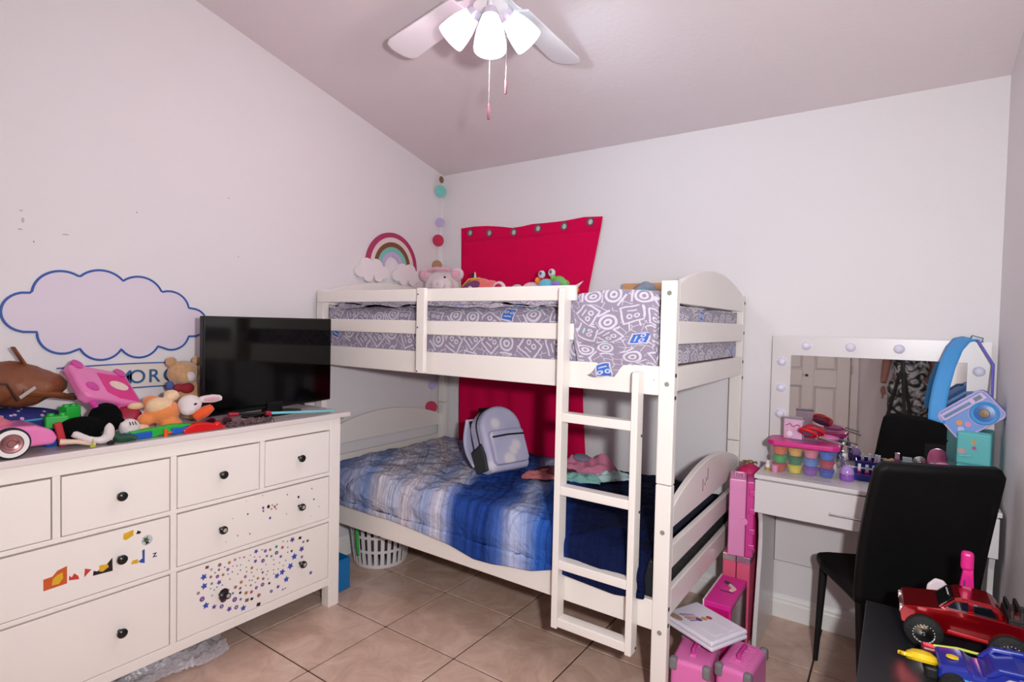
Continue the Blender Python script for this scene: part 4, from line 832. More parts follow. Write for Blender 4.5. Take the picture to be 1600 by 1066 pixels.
q = MB().prism([(-.10,.03), (.10,.03), (.112,.05), (.112,.20), (.095,.215), (-.095,.215), (-.112,.20), (-.112,.05)], 'x', .055, .098).build('front_pocket', LILP, bk, bevel=.016, seg=3)
MB().tube([(.099, -.105, .178), (.100, 0, .182), (.099, .105, .178)], .0048, 8).build('zip', BLACK, bk)
MB().tube([(.012, -.137*math.cos(t) if 0 < t < math.pi else (-.137 if t <= 0 else .137), .235+.122*math.sin(t) if 0 < t < math.pi else .235-.06*abs(t if t <= 0 else t-math.pi)*2) for t in [i*.2-1 for i in range(26)]], .0042, 8).build('zip', BLACK, bk)
MESH = M('black_mesh', (52,52,54), .7, var=.3, scale=90)
MB().prism([(-.062,.015), (.045,.015), (.05,.10), (.035,.155), (-.062,.13)], 'y', -.152, -.134).build('mesh_pocket', MESH, bk, bevel=.006)
MB().tube([(-.065, -.144, .132), (.036, -.145, .157)], .005, 8).build('pocket_hem', BLACK, bk)
MB().tube([(-.05, -.05, .335), (-.075, -.03, .372), (-.075, .03, .372), (-.05, .05, .335)], .009, 8).build('haul_loop', BLACK, bk)
for y in (-.105, .06): MB().grid(lambda u, v, y=y: (-.068-.06*math.sin(math.pi*u), y-.02*u+(v-.5)*.06, .32-.26*u), 14, 3).build('shoulder_strap', LILP, bk, solid=.012)
MB().box(-.072, -.062, -.12, .12, .01, .31).build('back_padding', BLACK, bk, bevel=.004)
# clothes heap
def crumple(nme, label, c, sz, mt, seed, h, rz=0, cat='clothing'):
    def fn(u, v):
        ed = math.sin(math.pi*u)**.4*math.sin(math.pi*v)**.4
        x = (u-.5)*sz[0]*(1+.25*N(v*3, seed)); y = (v-.5)*sz[1]*(1+.25*N(u*3, seed+9))
        z = .003+h*ed*(.55+.8*N(u*4+seed, v*4, seed))+.010*abs(N(u*13, v*13, seed))
        return (x, y, max(.002, z))
    return tag(MB().grid(fn, 30, 24).build(nme, mt, solid=.004, loc=c, rot=(0, 0, rz)), label, cat)
PNKC = M('pink_cotton', (206,124,152), .85, var=.12, scale=40); MINT = M('mint_cotton', (134,186,178), .85, var=.1, scale=30)
DOT = M('white_dot_cotton', (214,210,216), .85); n = DOT.node_tree; vo = nm(DOT, 'ShaderNodeTexVoronoi'); vo.inputs['Scale'].default_value = 30; n.links.new(n.nodes['Texture Coordinate'].outputs['Object'], vo.inputs['Vector']); rp = ramp(DOT, [(.10, (130,40,80)), (.2, (176,206,206)), (1, (196,212,212))]); n.links.new(vo.outputs['Distance'], rp.inputs[0]); n.links.new(rp.outputs[0], n.nodes['Principled BSDF'].inputs['Base Color'])
MAR = M('maroon_print', (92,40,52), .85, var=.4, scale=50)
crumple('maroon_shirt', 'maroon patterned shirt crumpled beside the lilac backpack', (1.24, -.42, LZ-.005), (.26, .18), MAR, 3, .05, .4)
crumple('salmon_shirt', 'salmon pink shirt lying flat at the left of the clothes heap', (1.19, -.50, LZ-.005), (.20, .12), M('salmon_cotton', (196,112,116), .85, var=.1), 5, .035, .5)
crumple('mint_shirt', 'mint green shirt at the front of the clothes heap', (1.385, -.43, LZ-.005), (.20, .11), MINT, 8, .05, .35)
pj = crumple('pink_pajama', 'pink pajama top with grey print on the clothes heap', (1.34, -.28, LZ+.005), (.28, .20), PNKC, 11, .115, .2)
crumple('dotted_leggings', 'pale dotted leggings draped at right end of clothes heap', (1.49, -.32, LZ-.005), (.20, .10), DOT, 14, .055, .85)
MB().ell((-.02, -.05, .085), (.045, .03, .012), (.5, .1, .2)).build('shirt_print', M('grey_print', (122,116,136), .8, var=.2), pj)

# ================================================================== PLUSH TOYS ON THE UPPER BUNK (resting at z 1.53)
UZ = 1.535
pg = thing('pig_plush', 'white and pink pig stuffed toy at the corner of top bunk', 'stuffed toy', (.285, -.30, UZ))
blob('body', [((0, 0, .11), (.13, .105, .115)), ((.05, -.075, .11), (.085, .06, .07))], WPLUSH, pg, .010)
blob('snout', [((.07, -.125, .115), (.058, .03, .042))], WPLUSH, pg, .006)
for x, y in ((-.105, -.05), (.125, -.01)): e = blob('ear', [((x, y, .185), (.045, .028, .042), (0, .5 if x < 0 else -.5, .4))], WPLUSH, pg, .006); MB().ell((x+.01, y-.026, .185), (.03, .008, .028), (0, .5 if x < 0 else -.5, .4)).build('inner_ear', PPLUSH, e)
MB().tube([(-.09, -.06, .208), (0, -.075, .222), (.10, -.05, .212)], .012, 8).build('pink_ribbon', PPLUSH, pg)
MB().ell((.115, -.115, .16), (.008, .005, .007)).build('eye', BLACK, pg)
for x in (.045, .09): MB().ell((x, -.155, .118), (.007, .004, .009)).build('nostril', M('soft_pink', (214,170,180), .9), pg)
CORAL = M('coral_plush', (232,110,106), .95, var=.06, bump=.4, bscale=220, sheen=.4)
fi = thing('fish_plush', 'coral fish stuffed toy with purple eye patch on top bunk', 'stuffed toy', (.585, -.30, UZ+.015))
blob('body', [((0, 0, .06), (.12, .07, .085)), ((.09, 0, .07), (.06, .05, .06))], CORAL, fi, .009)
MB().ell((-.02, -.066, .085), (.07, .012, .032), (0, -.35, .1)).build('side_patch', M('plum_plush', (112,58,96), .95), fi); MB().ell((-.012, -.080, .075), (.016, .006, .015)).build('eye', WPLUSH, fi)
MB().tube([(-.03, 0, .14), (-.05, -.01, .168), (-.07, 0, .175)], [.012, .011, .004], 8).build('fin', BLACK, fi); MB().tube([(-.03, -.01, .145), (-.028, -.014, .18)], [.008, .003], 8).build('fin_tip', WPLUSH, fi)
MB().tube([(-.10, -.045, .09), (-.03, -.068, .132), (.05, -.062, .136)], .006, 8).build('yellow_piping', M('yellow_felt', (222,176,66), .9), fi)
ea = thing('mouse_ear_plush', 'white stuffed toy with big crimson lined ear on top bunk', 'stuffed toy', (.755, -.31, UZ))
blob('head', [((0, .03, .05), (.055, .05, .055))], WPLUSH, ea); blob('ear', [((0, -.02, .085), (.052, .016, .05))], WPLUSH, ea, .006); MB().ell((.004, -.036, .083), (.032, .008, .034)).build('inner_ear', M('crimson_felt', (190,24,84), .9), ea)
mw = thing('mint_plush', 'mint and pink small stuffed toy lying on top bunk', 'stuffed toy', (.865, -.30, UZ)); blob('body', [((0, 0, .05), (.055, .05, .065))], M('mint_plush', (168,208,196), .95, bump=.4, bscale=220, sheen=.4), mw); blob('face', [((.005, -.04, .06), (.032, .02, .032))], PPLUSH, mw, .005)
wp = thing('blush_plush', 'pale blush stuffed toy mound beside the rainbow frog toy', 'stuffed toy', (.965, -.30, UZ)); blob('body', [((0, 0, .06), (.075, .055, .065))], M('blush_plush', (222,190,196), .95, bump=.4, bscale=220, sheen=.4), wp); MB().ell((.02, -.055, .07), (.022, .008, .016)).build('muzzle', PPLUSH, wp)
fg = thing('frog_plush', 'sky blue and green stuffed toy with two round eye stalks on top bunk', 'stuffed toy', (1.075, -.30, UZ))
blob('body', [((0, 0, .07), (.055, .05, .07)), ((0, -.02, .10), (.05, .04, .04))], M('sky_plush', (96,180,200), .95, var=.15, bump=.4, bscale=220, sheen=.4), fg)
for x, z, c in ((-.038, .165, 'grey'), (.028, .172, 'grey')): e = blob('eye_stalk', [((x, -.01, z), (.022, .02, .024))], M('silver_plush', (196,200,206), .9, sheen=.4), fg, .005); MB().ell((x+.004, -.03, z+.004), (.009, .004, .010)).build('pupil', M('slate', (90,96,110), .3), e)
for x, z, c in ((-.058, .13, (226,130,40)), (.045, .14, (130,190,60)), (.05, .115, (200,90,60))): MB().ell((x, -.02, z), (.016, .016, .020)).build('tuft', M('tuft_%d' % c[0], c, .9), fg)
ur = thing('unicorn_plush', 'purple and green unicorn stuffed toy with white horn on top bunk', 'stuffed toy', (1.21, -.32, UZ))
blob('body', [((-.03, 0, .05), (.09, .05, .06)), ((-.055, -.01, .10), (.04, .035, .035))], M('violet_plush', (136,106,190), .95, var=.15, bump=.4, bscale=220, sheen=.4), ur)
blob('mane', [((-.05, -.01, .125), (.04, .028, .028)), ((-.012, -.01, .105), (.03, .028, .026))], M('leaf_plush', (116,170,96), .95, var=.3, scale=50), ur, .006)
blob('muzzle', [((.06, -.03, .07), (.03, .026, .024))], M('tuft_226'), ur, .006); MB().tube([(.075, -.04, .085), (.125, -.055, .115)], [.011, .001], 10).build('horn', M('horn_white', (232,224,222), .3), ur)
# wooden tray against the wall and little dome toy
PINE = M('pine_wood', (198,146,104), .6, var=.15, scale=8)
ct = thing('wooden_crate', 'pale pine wooden tray propped at the wall end of top bunk', 'crate', (1.62, -.15, UZ-.004))
MB().box(-.155, .155, -.012, 0, 0, .118).build('front_board', PINE, ct, bevel=.003); MB().box(-.155, .155, .05, .062, 0, .118).build('rear_board', PINE, ct, bevel=.003)
for x in (-.155, .143): MB().box(x, x+.012, 0, .05, 0, .112).build('end_board', PINE, ct, bevel=.002)
for x in (-.11, .09): MB().lathe([(0,0), (.012,0), (.011,.002), (0,.002)], (x, -.012, .06), 12, RY).build('knot', M('pine_knot', (150,92,58), .6), ct)
dm = thing('dome_plush', 'grey blue pointed stuffed toy resting before the wooden tray', 'stuffed toy', (1.635, -.26, UZ)); blob('body', [((0, 0, .05), (.065, .05, .06)), ((.0, 0, .085), (.035, .03, .03))], M('slate_plush', (140,150,166), .95, var=.15, bump=.4, bscale=220), dm); MB().ell((.0, -.045, .055), (.03, .012, .022)).build('belly_patch', M('sky_plush'), dm)
bb = thing('black_nose_plush', 'tiny white stuffed toy with black nose beside grey dome toy', 'stuffed toy', (1.555, -.33, UZ)); blob('body', [((0, 0, .025), (.032, .03, .03))], WPLUSH, bb, .005); MB().ell((.004, -.029, .034), (.009, .006, .008)).build('nose', BLACK, bb)
rl = thing('lips_toy', 'small pink toy with dark mouth by the right post on top bunk', 'stuffed toy', (1.745, -.30, UZ)); blob('body', [((0, 0, .03), (.04, .03, .035))], PPLUSH, rl, .005); MB().ell((.0, -.027, .034), (.02, .005, .007)).build('mouth', M('plum_plush'), rl)

# ================================================================== PINK CASES BETWEEN BED AND DESK
LPK = M('light_pink_plastic', (224,140,188), .35, var=.03); DPK = M('deep_pink_plastic', (206,60,146), .35, var=.03)
pk = thing('doll_case', 'tall light pink doll case standing on coral boxes by desk', 'toy case', (2.150, -.335, .405), (0, 0, R(12)))
MB().box(-.052, .018, -.075, .075, 0, .345).build('case_half', LPK, pk, bevel=.006, seg=3)
MB().box(.019, .052, -.072, .075, 0, .340).build('case_half', DPK, pk, bevel=.006, seg=3)
MB().lathe([(0,0), (.016,0), (.015,.005), (0,.006)], (.012, -.0755, .16), 18, RY).build('round_latch', LPK, pk)
for z in (.05, .12, .21, .29): MB().box(.030, .056, -.082, -.068, z-.012, z+.012).build('clip', DPK, pk, bevel=.003)
MB().tube([(-.03, -.02, .345), (-.03, -.02, .362), (.005, -.02, .362), (.005, -.02, .343)], .006, 8).build('handle', LPK, pk)
for x, lab in ((2.112, 'left coral carton with silver band under the doll case'), (2.172, 'right coral carton with silver band under the doll case')):
    t = thing('coral_carton', lab, 'box', (x+.002, -.315, 0)); MB().box(-.028, .028, -.06, .06, 0, .40).build('carton', M('coral_card', (222,92,126), .5, var=.05), t, bevel=.003); MB().box(-.0288, .0288, -.0608, .0608, .365, .395).build('silver_band', M('silver_film'), t, bevel=.002)
mg = thing('gift_bag', 'magenta fabric bag stuffed behind the doll case', 'bag', (2.155, -.185, 0))
blob('bag_body', [((0, 0, .38), (.05, .05, .385)), ((.0, -.03, .74), (.055, .055, .045)), ((.03, -.04, .70), (.03, .04, .06))], M('magenta_fabric', (190,24,92), .6, var=.15, scale=30), mg, .012)
for a in (0, 1.2, 2.4): MB().tube([(.03*math.cos(a+t), -.03+.03*math.sin(a+t), .785+.006*math.sin(t*3)) for t in [i*.3 for i in range(9)]], .004, 6).build('ribbon', M('olive_ribbon', (130,96,60), .6), mg)
bx = thing('doll_box', 'hot pink doll box with clear front window on the floor', 'toy box', (2.145, -.55, 0))
MB().box(-.050, .054, -.145, .145, 0, .305).build('box_body', M('box_pink', (222,40,150), .4, var=.05), bx, bevel=.002)
MB().box(-.056, -.0505, -.147, .147, 0, .308).build('white_back', M('card_white', (228,216,220), .5), bx, bevel=.001)
MB().box(-.040, .048, -.1462, -.1452, .03, .285).build('front_panel', M('box_deep_pink', (196,10,110), .4), bx, smooth=False)
WIN = M('printed_window', (70,60,74), .12); n = WIN.node_tree; nz = nm(WIN, 'ShaderNodeTexWave', wave_type='BANDS', bands_direction='Y'); nz.inputs['Scale'].default_value = 7; nz.inputs['Distortion'].default_value = 4; n.links.new(n.nodes['Texture Coordinate'].outputs['Object'], nz.inputs['Vector']); rp = ramp(WIN, [(.1, (36,38,70)), (.4, (150,130,104)), (.6, (96,44,70)), (.85, (40,36,50))]); n.links.new(nz.outputs[0], rp.inputs[0]); n.links.new(rp.outputs[0], n.nodes['Principled BSDF'].inputs['Base Color'])
MB().box(.0542, .0555, -.135, .135, .02, .285).build('window', WIN, bx, smooth=False)
MB().box(-.02, .035, -.02, -.012, .3052, .3058).build('slot', M('slot_dark', (70,20,70), .5), bx, smooth=False)
MB().tube([(.005, .05, .3065), (.03, .02, .307), (.02, -.005, .3065)], .008, 6).build('printed_flourish', M('picture_cream'), bx); MB().tube([(-.02, .07, .306), (.0, .06, .307), (.012, .05, .306)], .008, 6).build('printed_flourish', M('flourish_dark', (70,60,60), .5), bx)
# two small suitcases
SUIT = M('suitcase_pink', (222,112,176), .35, var=.03); GREY = M('corner_grey', (120,114,118), .4)
def suitcase(c, sz, rz, label, rib):
    t = thing('toy_suitcase', label, 'suitcase', c, (0, 0, rz)); x, y, z = sz
    MB().box(-x/2, x/2, -y/2, y/2, .006, z).build('shell', SUIT, t, bevel=.016, seg=4)
    for sx in (-1, 1):
        for sy in (-1, 1):
            for zz_ in (.012, z-.03): MB().cbox((sx*(x/2-.010), sy*(y/2-.010), zz_+.012), (.030, .030, .046)).build('corner_guard', GREY, t, bevel=.010, seg=3)
    for k in range(rib): MB().box(-x/2+.03, x/2-.03, -y/2+.05+k*.016, -y/2+.058+k*.016, z-.002, z+.003).build('rib', SUIT, t, bevel=.001)
    MB().tube([(0, -.04, z), (0, -.04, z+.022), (0, .04, z+.022), (0, .04, z)], .007, 8).build('handle', MAG, t)
    for y_ in (-.042, .042): MB().cbox((0, y_, z+.003), (.022, .02, .010)).build('handle_mount', SUIT, t, bevel=.003)
    MB().box(x/2-.055, x/2-.025, -y/2-.004, -y/2+.004, .05, z*.62).build('latch', DPK, t, bevel=.002)
suitcase((2.135, -.935, 0), (.135, .20, .222), R(4), 'pink toy suitcase nearest the bed post under the art case', 0)
suitcase((2.283, -.87, 0), (.118, .22, .222), R(-4), 'pink ribbed toy suitcase at the right under the art case', 9)
ac = thing('art_case', 'white plastic art set case lying across the pink suitcases', 'art case', (2.135, -.838, .256), (R(1), R(-1), R(-27)))
MB().box(-.125, .125, -.095, .095, 0, .017).build('case_base', M('art_white', (226,220,232), .3, coat=.3), ac, bevel=.008, seg=3); MB().box(-.125, .125, -.095, .095, .0175, .036).build('case_lid', M('art_white'), ac, bevel=.008, seg=3)
for k, c in enumerate(((120,60,150), (196,150,50), (176,60,90), (150,110,60), (110,90,140))): MB().prism([(-.085+k*.014, -.045), (-.078+k*.014, -.048), (-.05+k*.012, .0), (-.055+k*.012, .0)], 'z', .036, .0364).build('printed_crayon', M('crayon_%d' % k, c, .5), ac, smooth=False)
for x, y, c in ((-.015,-.01,0), (-.01,.012,1), (-.005,.034,2)): MB().prism(disc(x, y, .010, 12, 1.4), 'z', .036, .0364).build('printed_oval', M('crayon_%d' % c), ac, smooth=False)
MB().prism(disc(-.075, -.072, .016, 16, 2.2), 'z', .036, .0365).build('printed_picture', M('art_picture', (176,140,120), .4, var=.5, scale=120), ac, smooth=False)
for y in (-.03, .045): MB().box(.03, .10, y-.02, y+.02, .0358, .0375).build('embossed_panel', M('art_white'), ac, bevel=.001)

# ================================================================== ON THE DESK  (z = .785)
K = DZ+.0006
CLEAR = bpy.data.materials.new('clear_plastic'); CLEAR.use_nodes = True; b = CLEAR.node_tree.nodes['Principled BSDF']; b.inputs['Base Color'].default_value = (.9,.9,.93,1); b.inputs['Roughness'].default_value = .08; b.inputs['Alpha'].default_value = .16
nz = nm(CLEAR, 'ShaderNodeTexNoise'); nz.inputs['Scale'].default_value = 12; mr = nm(CLEAR, 'ShaderNodeMapRange'); mr.inputs['To Min'].default_value = .01; mr.inputs['To Max'].default_value = .07; CLEAR.node_tree.links.new(nz.outputs['Fac'], mr.inputs['Value']); CLEAR.node_tree.links.new(mr.outputs[0], b.inputs['Alpha'])
tb = thing('dough_caddy', 'clear plastic caddy with pink lid full of dough tubs on desk', 'storage box', (2.382, -.235, K), (0, 0, R(3)))
for a in ((-.128,.128,-.072,-.0705,.002,.118), (-.128,.128,.0705,.072,.002,.118), (-.128,-.1265,-.0705,.0705,.002,.118), (.1265,.128,-.0705,.0705,.002,.118), (-.128,.128,-.072,.072,0,.002)): MB().box(*a).build('clear_panel', CLEAR, tb, smooth=False)
LIDP = M('lid_pink', (206,40,130), .35, var=.04)
MB().prism([(-.140,-.062), (-.115,-.084), (.115,-.084), (.140,-.062), (.140,.062), (.115,.084), (-.115,.084), (-.140,.062)], 'z', .1185, .140).build('lid', LIDP, tb, bevel=.005, seg=3)
MB().box(-.06, .06, -.02, .02, .1402, .1412).build('lid_badge', M('lid_badge', (120,90,160), .4), tb, bevel=.0005)
tubs = [[('orange', (222,92,36)), ('amber', (222,160,60)), ('pink', (224,112,140)), ('blue', (30,96,204))], [('green', (52,158,70)), ('dark green', (30,112,66)), ('sky blue', (84,124,204)), ('crimson', (176,20,64))], [('red', (196,60,50)), ('yellow', (226,206,50)), ('purple', (130,60,170)), ('royal blue', (28,60,176))]]
rown = ('top', 'middle', 'bottom')
Mt = Matrix.Translation(tb.location) @ tb.rotation_euler.to_matrix().to_4x4()
for r_, row in enumerate(tubs):
    for c_, (cn, c) in enumerate(row):
        p = Mt @ Vector((-.092+c_*.0613, -.040, .0025+(2-r_)*.0375))
        t = thing('dough_tub', '%s dough tub in the %s row of the pink lidded caddy' % (cn, rown[r_]), 'tub', p, group='dough tubs in the caddy'); t.scale = (1.14, 1.14, 1)
        MB().lathe([(0,0), (.0205,0), (.0245,.022), (0,.022)], (0,0,0), 18).build('cup', M('cup_'+cn.replace(' ', '_'), tuple(int(q*.85+20) for q in c), .45), t)
        MB().lathe([(0,.0222), (.0268,.0222), (.0268,.034), (.024,.036), (0,.036)], (0,0,0), 18).build('lid', M('tub_'+cn.replace(' ', '_'), tuple(int(q*.86) for q in c), .35), t)
gb = thing('gift_box', 'small pastel cosmetic box standing on the pink caddy lid', 'box', (2.335, -.205, K+.1405), (0, 0, R(-6)))
MB().box(-.038, .038, -.018, .018, 0, .088).build('carton', M('pastel_card', (212,178,200), .4, var=.18, scale=30), gb, bevel=.0015)
MB().box(-.034, .034, -.0188, -.0181, .004, .078).build('front_print', M('pastel_print', (220,170,200), .35, var=.35, scale=45), gb, smooth=False)
MB().lathe([(0,0), (.012,0), (.012,.0006), (0,.0006)], (-.012, -.0189, .022), 18, RY).build('round_print', M('pastel_white', (232,222,234), .4), gb)
MB().tube([(-.03, -.019, .058), (-.012, -.0193, .068), (.0, -.0193, .054), (.02, -.0193, .066), (.03, -.019, .058)], .0022, 6).build('script_flourish', M('script_plum', (140,70,110), .5), gb)
MB().box(-.039, .039, -.019, .019, .0882, .0965).build('silver_top', M('silver_film'), gb, bevel=.001)
for rr, (c, rz, lab, mt) in enumerate((((2.438, -.195, K+.1465), .15, 'toy scissors with red and blue loops lying on the caddy', 'scissors'), ((2.425, -.258, K+.1465), -.1, 'front toy scissors with red loops on the caddy edge', 'scissors'))):
    t = thing('toy_scissors', lab, mt, c, (R(0), R(13), rz)); t.scale = (1.45, 1.45, 1.45); t.location.z += .016
    for sx in (-1, 1):
        MB().lathe([(.012,-.004), (.018,-.004), (.018,.004), (.012,.004), (.012,-.004)], (-.018, sx*.018, .012), 22, Matrix.Rotation(R(35*sx), 4, 'X') @ Matrix.Diagonal((1.5, 1, 1, 1))).build('finger_loop', RED if sx < 0 else M('loop_maroon', (150,24,50), .3), t)
        MB().lathe([(0,-.002), (.0125,-.002), (.0125,.002), (0,.002)], (-.018, sx*.018, .012), 18, Matrix.Rotation(R(35*sx), 4, 'X') @ Matrix.Diagonal((1.5, 1, 1, 1))).build('loop_pad', M('denim_blue', (66,112,160), .6), t)
        MB().prism([(.005, sx*.004-.003), (.10, -sx*.004), (.10, -sx*.004+.002), (.005, sx*.004+.003)], 'z', .006+sx*.001, .008+sx*.001).build('blade', CHROME, t, smooth=False)
tag(blob('pink_pouch', [((0, 0, .012), (.05, .02, .014))], M('mauve_satin', (190,96,150), .4), vox=.005, loc=(2.468, -.195, K+.146)), 'mauve satin pouch lying under the scissors blades', 'pouch')
tag(MB().grid(lambda u, v: (.016*math.sin(u*2.2)+.012*N(u*9, v*9, 2), (v-.5)*.08, .005+.10*(1-u)*(.9+.3*N(u*7, v*7, 4))+.008*N(u*25, v*25)), 26, 22).build('foil_wrap', M('foil_violet', (176,166,206), .18, .95, var=.5, scale=50), loc=(2.522, -.235, K)), 'crinkled silver and violet foil wrap at right of caddy', 'foil')
tag(MB().grid(lambda u, v: ((u-.5)*.20, (v-.5)*.05, .002+.006*abs(N(u*14, v*9, 7))), 24, 8).build('plastic_wrap', PB, loc=(2.40, -.345, K)), 'flat crinkled clear plastic film before the caddy', 'plastic film')
jr = thing('glitter_jar', 'tiny glass jar with yellow base at left desk corner', 'jar', (2.247, -.295, K)); MB().lathe([(0,0), (.0115,0), (.0115,.012), (0,.012)], (0,0,0), 16).build('gold_glitter', M('gold_fill', (176,146,40), .3), jr); MB().lathe([(0,.0122), (.0115,.0122), (.0115,.024), (.009,.028), (0,.028)], (0,0,0), 16).build('glass', M('glass_pale', (212,206,212), .1), jr); MB().lathe([(0,.0282), (.009,.0282), (.008,.044), (0,.045)], (0,0,0), 16).build('cap', M('cap_blush', (220,200,206), .3), jr)
tag(MB().lathe([(0,0), (.012,0), (.0145,.026), (.0145,.032), (0,.034)], (0,0,0), 16).build('pink_pot', M('pot_pink', (214,140,170), .35, var=.2, scale=90), loc=(2.280, -.318, K)), 'small pink lip balm pot beside the tiny glass jar', 'pot')
EGG = M('egg_violet', (140,84,180), .12, var=.05, coat=.6); EGT = M('egg_top_violet', (176,140,206), .12, coat=.6)
for c, lab in (((2.551, -.27, K), 'purple toy egg capsule at the front of desk'),):
    t = thing('egg_capsule', lab, 'toy egg', c); MB().lathe([(0,0), (.024,0), (.0275,.006), (.0275,.030), (0,.030)], (0,0,0), 24).build('capsule_base', EGG, t); MB().lathe([(.0275,.0302), (.027,.038), (.023,.052), (.014,.063), (0,.067)], (0,0,0), 24).build('capsule_dome', EGT, t)
# blue tray with nail polishes
ty_ = thing('polish_tray', 'royal blue tray holding nail polish bottles behind the chair', 'tray', (2.655, -.185, K), (0, 0, R(-4)))
TB = M('tray_blue', (22,34,132), .35)
MB().box(-.095, .095, -.06, .06, 0, .006).build('tray_floor', TB, ty_, bevel=.002)
for a in ((-.095,.095,-.06,-.055), (-.095,.095,.055,.06), (-.095,-.09,-.055,.055), (.09,.095,-.055,.055)): MB().box(*a, .006, .028).build('tray_rim', TB, ty_, bevel=.001)
PC = M('polish_cap', (226,220,232), .3)
for k, (x, y, c) in enumerate(((2.590,-.165,(196,50,84)), (2.618,-.170,(196,50,84)), (2.643,-.172,(206,176,196)), (2.655,-.160,(216,120,150)))):
    t = thing('nail_polish', ('red nail polish bottle with white cap first from left in tray', 'red nail polish bottle with white cap second from left in tray', 'clear nail polish bottle with white cap third in tray', 'pink nail polish bottle with white cap fourth in tray')[k], 'nail polish', (x, y, K+.0065), group='nail polishes in the tray')
    MB().lathe([(0,0), (.0085,0), (.009,.003), (.009,.018), (.005,.022), (0,.022)], (0,0,0), 14).build('bottle', M('polish_%d' % k, c, .15, coat=.5), t); MB().lathe([(0,.0222), (.0065,.0222), (.006,.05), (0,.051)], (0,0,0), 14).build('cap', PC, t)
tag(blob('shell_clip', [((0,0,.016), (.018,.012,.016)), ((.014,0,.03), (.012,.010,.012)), ((-.012,0,.028), (.010,.010,.010))], M('shell_gold', (222,180,140), .5, var=.3, scale=80), vox=.004, loc=(2.690, -.19, K+.006)), 'cream and gold seashell hair clip in the blue tray', 'hair clip')
tb2 = thing('lip_gloss', 'pink lip gloss tube with pale cap behind chair back', 'lip gloss', (2.724, -.20, K)); MB().lathe([(0,0), (.0105,0), (.0105,.045), (0,.045)], (0,0,0), 14).build('tube', M('gloss_pink', (206,90,130), .2, coat=.4), tb2); MB().lathe([(0,.0452), (.0095,.0452), (.0095,.072), (0,.073)], (0,0,0), 14).build('cap', M('cap_rose', (220,170,190), .25), tb2)
cr = thing('cream_carton', 'white and teal small carton standing behind the chair back', 'carton', (2.762, -.195, K)); MB().box(-.018, .018, -.012, .012, 0, .058).build('carton', M('card_mint', (206,220,224), .4), cr, bevel=.001); MB().box(-.0165, .0165, -.0127, -.0121, .008, .034).build('teal_print', M('print_teal', (70,140,150), .4), cr, smooth=False)
tag(MB().box(-.06, .06, -.02, .02, 0, .030).build('palette', M('palette_violet', (130,104,170), .4), loc=(2.80, -.135, K), bevel=.004), 'flat violet makeup palette lying before the mirror', 'palette')
sl = thing('silver_dome', 'shiny silver dome mirror ball toy beside pink pouch', 'toy', (2.808, -.205, K)); MB().lathe([(.012,.030), (.024,.030), (.026,.045), (.02,.060), (.010,.067), (0,.069)], (0,0,0), 22).build('dome', M('chrome'), sl); MB().lathe([(0,0), (.022,0), (.022,.0295), (0,.0295)], (0,0,0), 22).build('base', M('base_plum', (150,80,130), .3), sl)
pp = thing('sequin_purse', 'pink purse in clear wrap next to the teal toy fridge', 'purse', (2.872, -.20, K)); blob('purse_body', [((0, 0, .055), (.04, .03, .06)), ((0, 0, .085), (.036, .028, .03))], M('purse_pink', (236,112,164), .4, var=.2, scale=60), pp); MB().prism([(-.036,.0), (.036,.0), (.036,.045), (.0,.055), (-.036,.05)], 'y', -.036, -.030).build('lilac_flap', M('flap_lilac', (196,180,220), .5), pp, bevel=.003); MB().grid(lambda u, v: ((u-.5)*.092, -.04+.004*N(u*8, v*8), .002+.125*v), 16, 16).build('clear_wrap', CLEAR, pp)
# teal toy fridge
fr_ = thing('toy_fridge', 'teal toy fridge with small stickers at right end of desk', 'toy fridge', (2.966, -.25, K), (0, 0, R(-10)))
TEAL = M('fridge_teal', (92,178,180), .35, var=.02)
MB().box(-.050, .050, -.045, .085, 0, .262).build('cabinet', TEAL, fr_, bevel=.010, seg=3)
for z0, z1 in ((.004,.135), (.139,.259)):
    q = MB().box(-.050, .050, -.062, -.046, z0, z1).build('door', TEAL, fr_, bevel=.007, seg=3); MB().tube([(-.040, -.062, (z0+z1)/2-.03), (-.040, -.069, (z0+z1)/2-.03), (-.005, -.069, (z0+z1)/2-.026), (-.005, -.062, (z0+z1)/2-.026)], .003, 6).build('handle', M('handle_teal', (120,196,196), .2), q)
for pts, c in ((star(.0,.225,.011,5,.5,.3), (206,140,70)), (disc(.002,.203,.007,10), (176,70,130)), (disc(-.034,.188,.011,12,1.3), (176,150,150))): MB().prism(pts, 'y', -.0632, -.0622).build('sticker', M('fridge_sticker_%d' % c[1], c, .4, var=.3, scale=120), fr_, smooth=False)
# blue camera-shaped bag standing on its corner, leaning on the mirror
cb = thing('shoulder_bag', 'blue radio shaped kids shoulder bag perched on the teal fridge', 'bag', (2.948, -.262, 1.107), (R(-4), R(-40), R(-6)))
cb.scale = (.93, .93, .93)
BGB = M('bag_blue', (96,140,206), .4, var=.06); BGP = M('bag_lilac_trim', (196,172,212), .4); BGD = M('bag_sky', (70,150,214), .35)
rrp = lambda w_, h, r_: [(sx*(w_-r_)+r_*math.cos(a0+R(90)*i/6), sz*(h-r_)+r_*math.sin(a0+R(90)*i/6)) for sx, sz, a0 in ((1,1,0), (-1,1,R(90)), (-1,-1,R(180)), (1,-1,R(270))) for i in range(7)]
MB().prism(rrp(.098, .068, .024), 'y', -.018, .055).build('bag_body', BGB, cb, bevel=.006, seg=3)
MB().tube([(x, -.019, z) for x, z in rrp(.094, .064, .022)+rrp(.094, .064, .022)[:1]], .0035, 6).build('piping', BGP, cb)
MB().prism([(-.088,.026), (.085,.026), (.085,.056), (-.088,.056)], 'y', -.021, -.018).build('top_band', BGP, cb, bevel=.002)
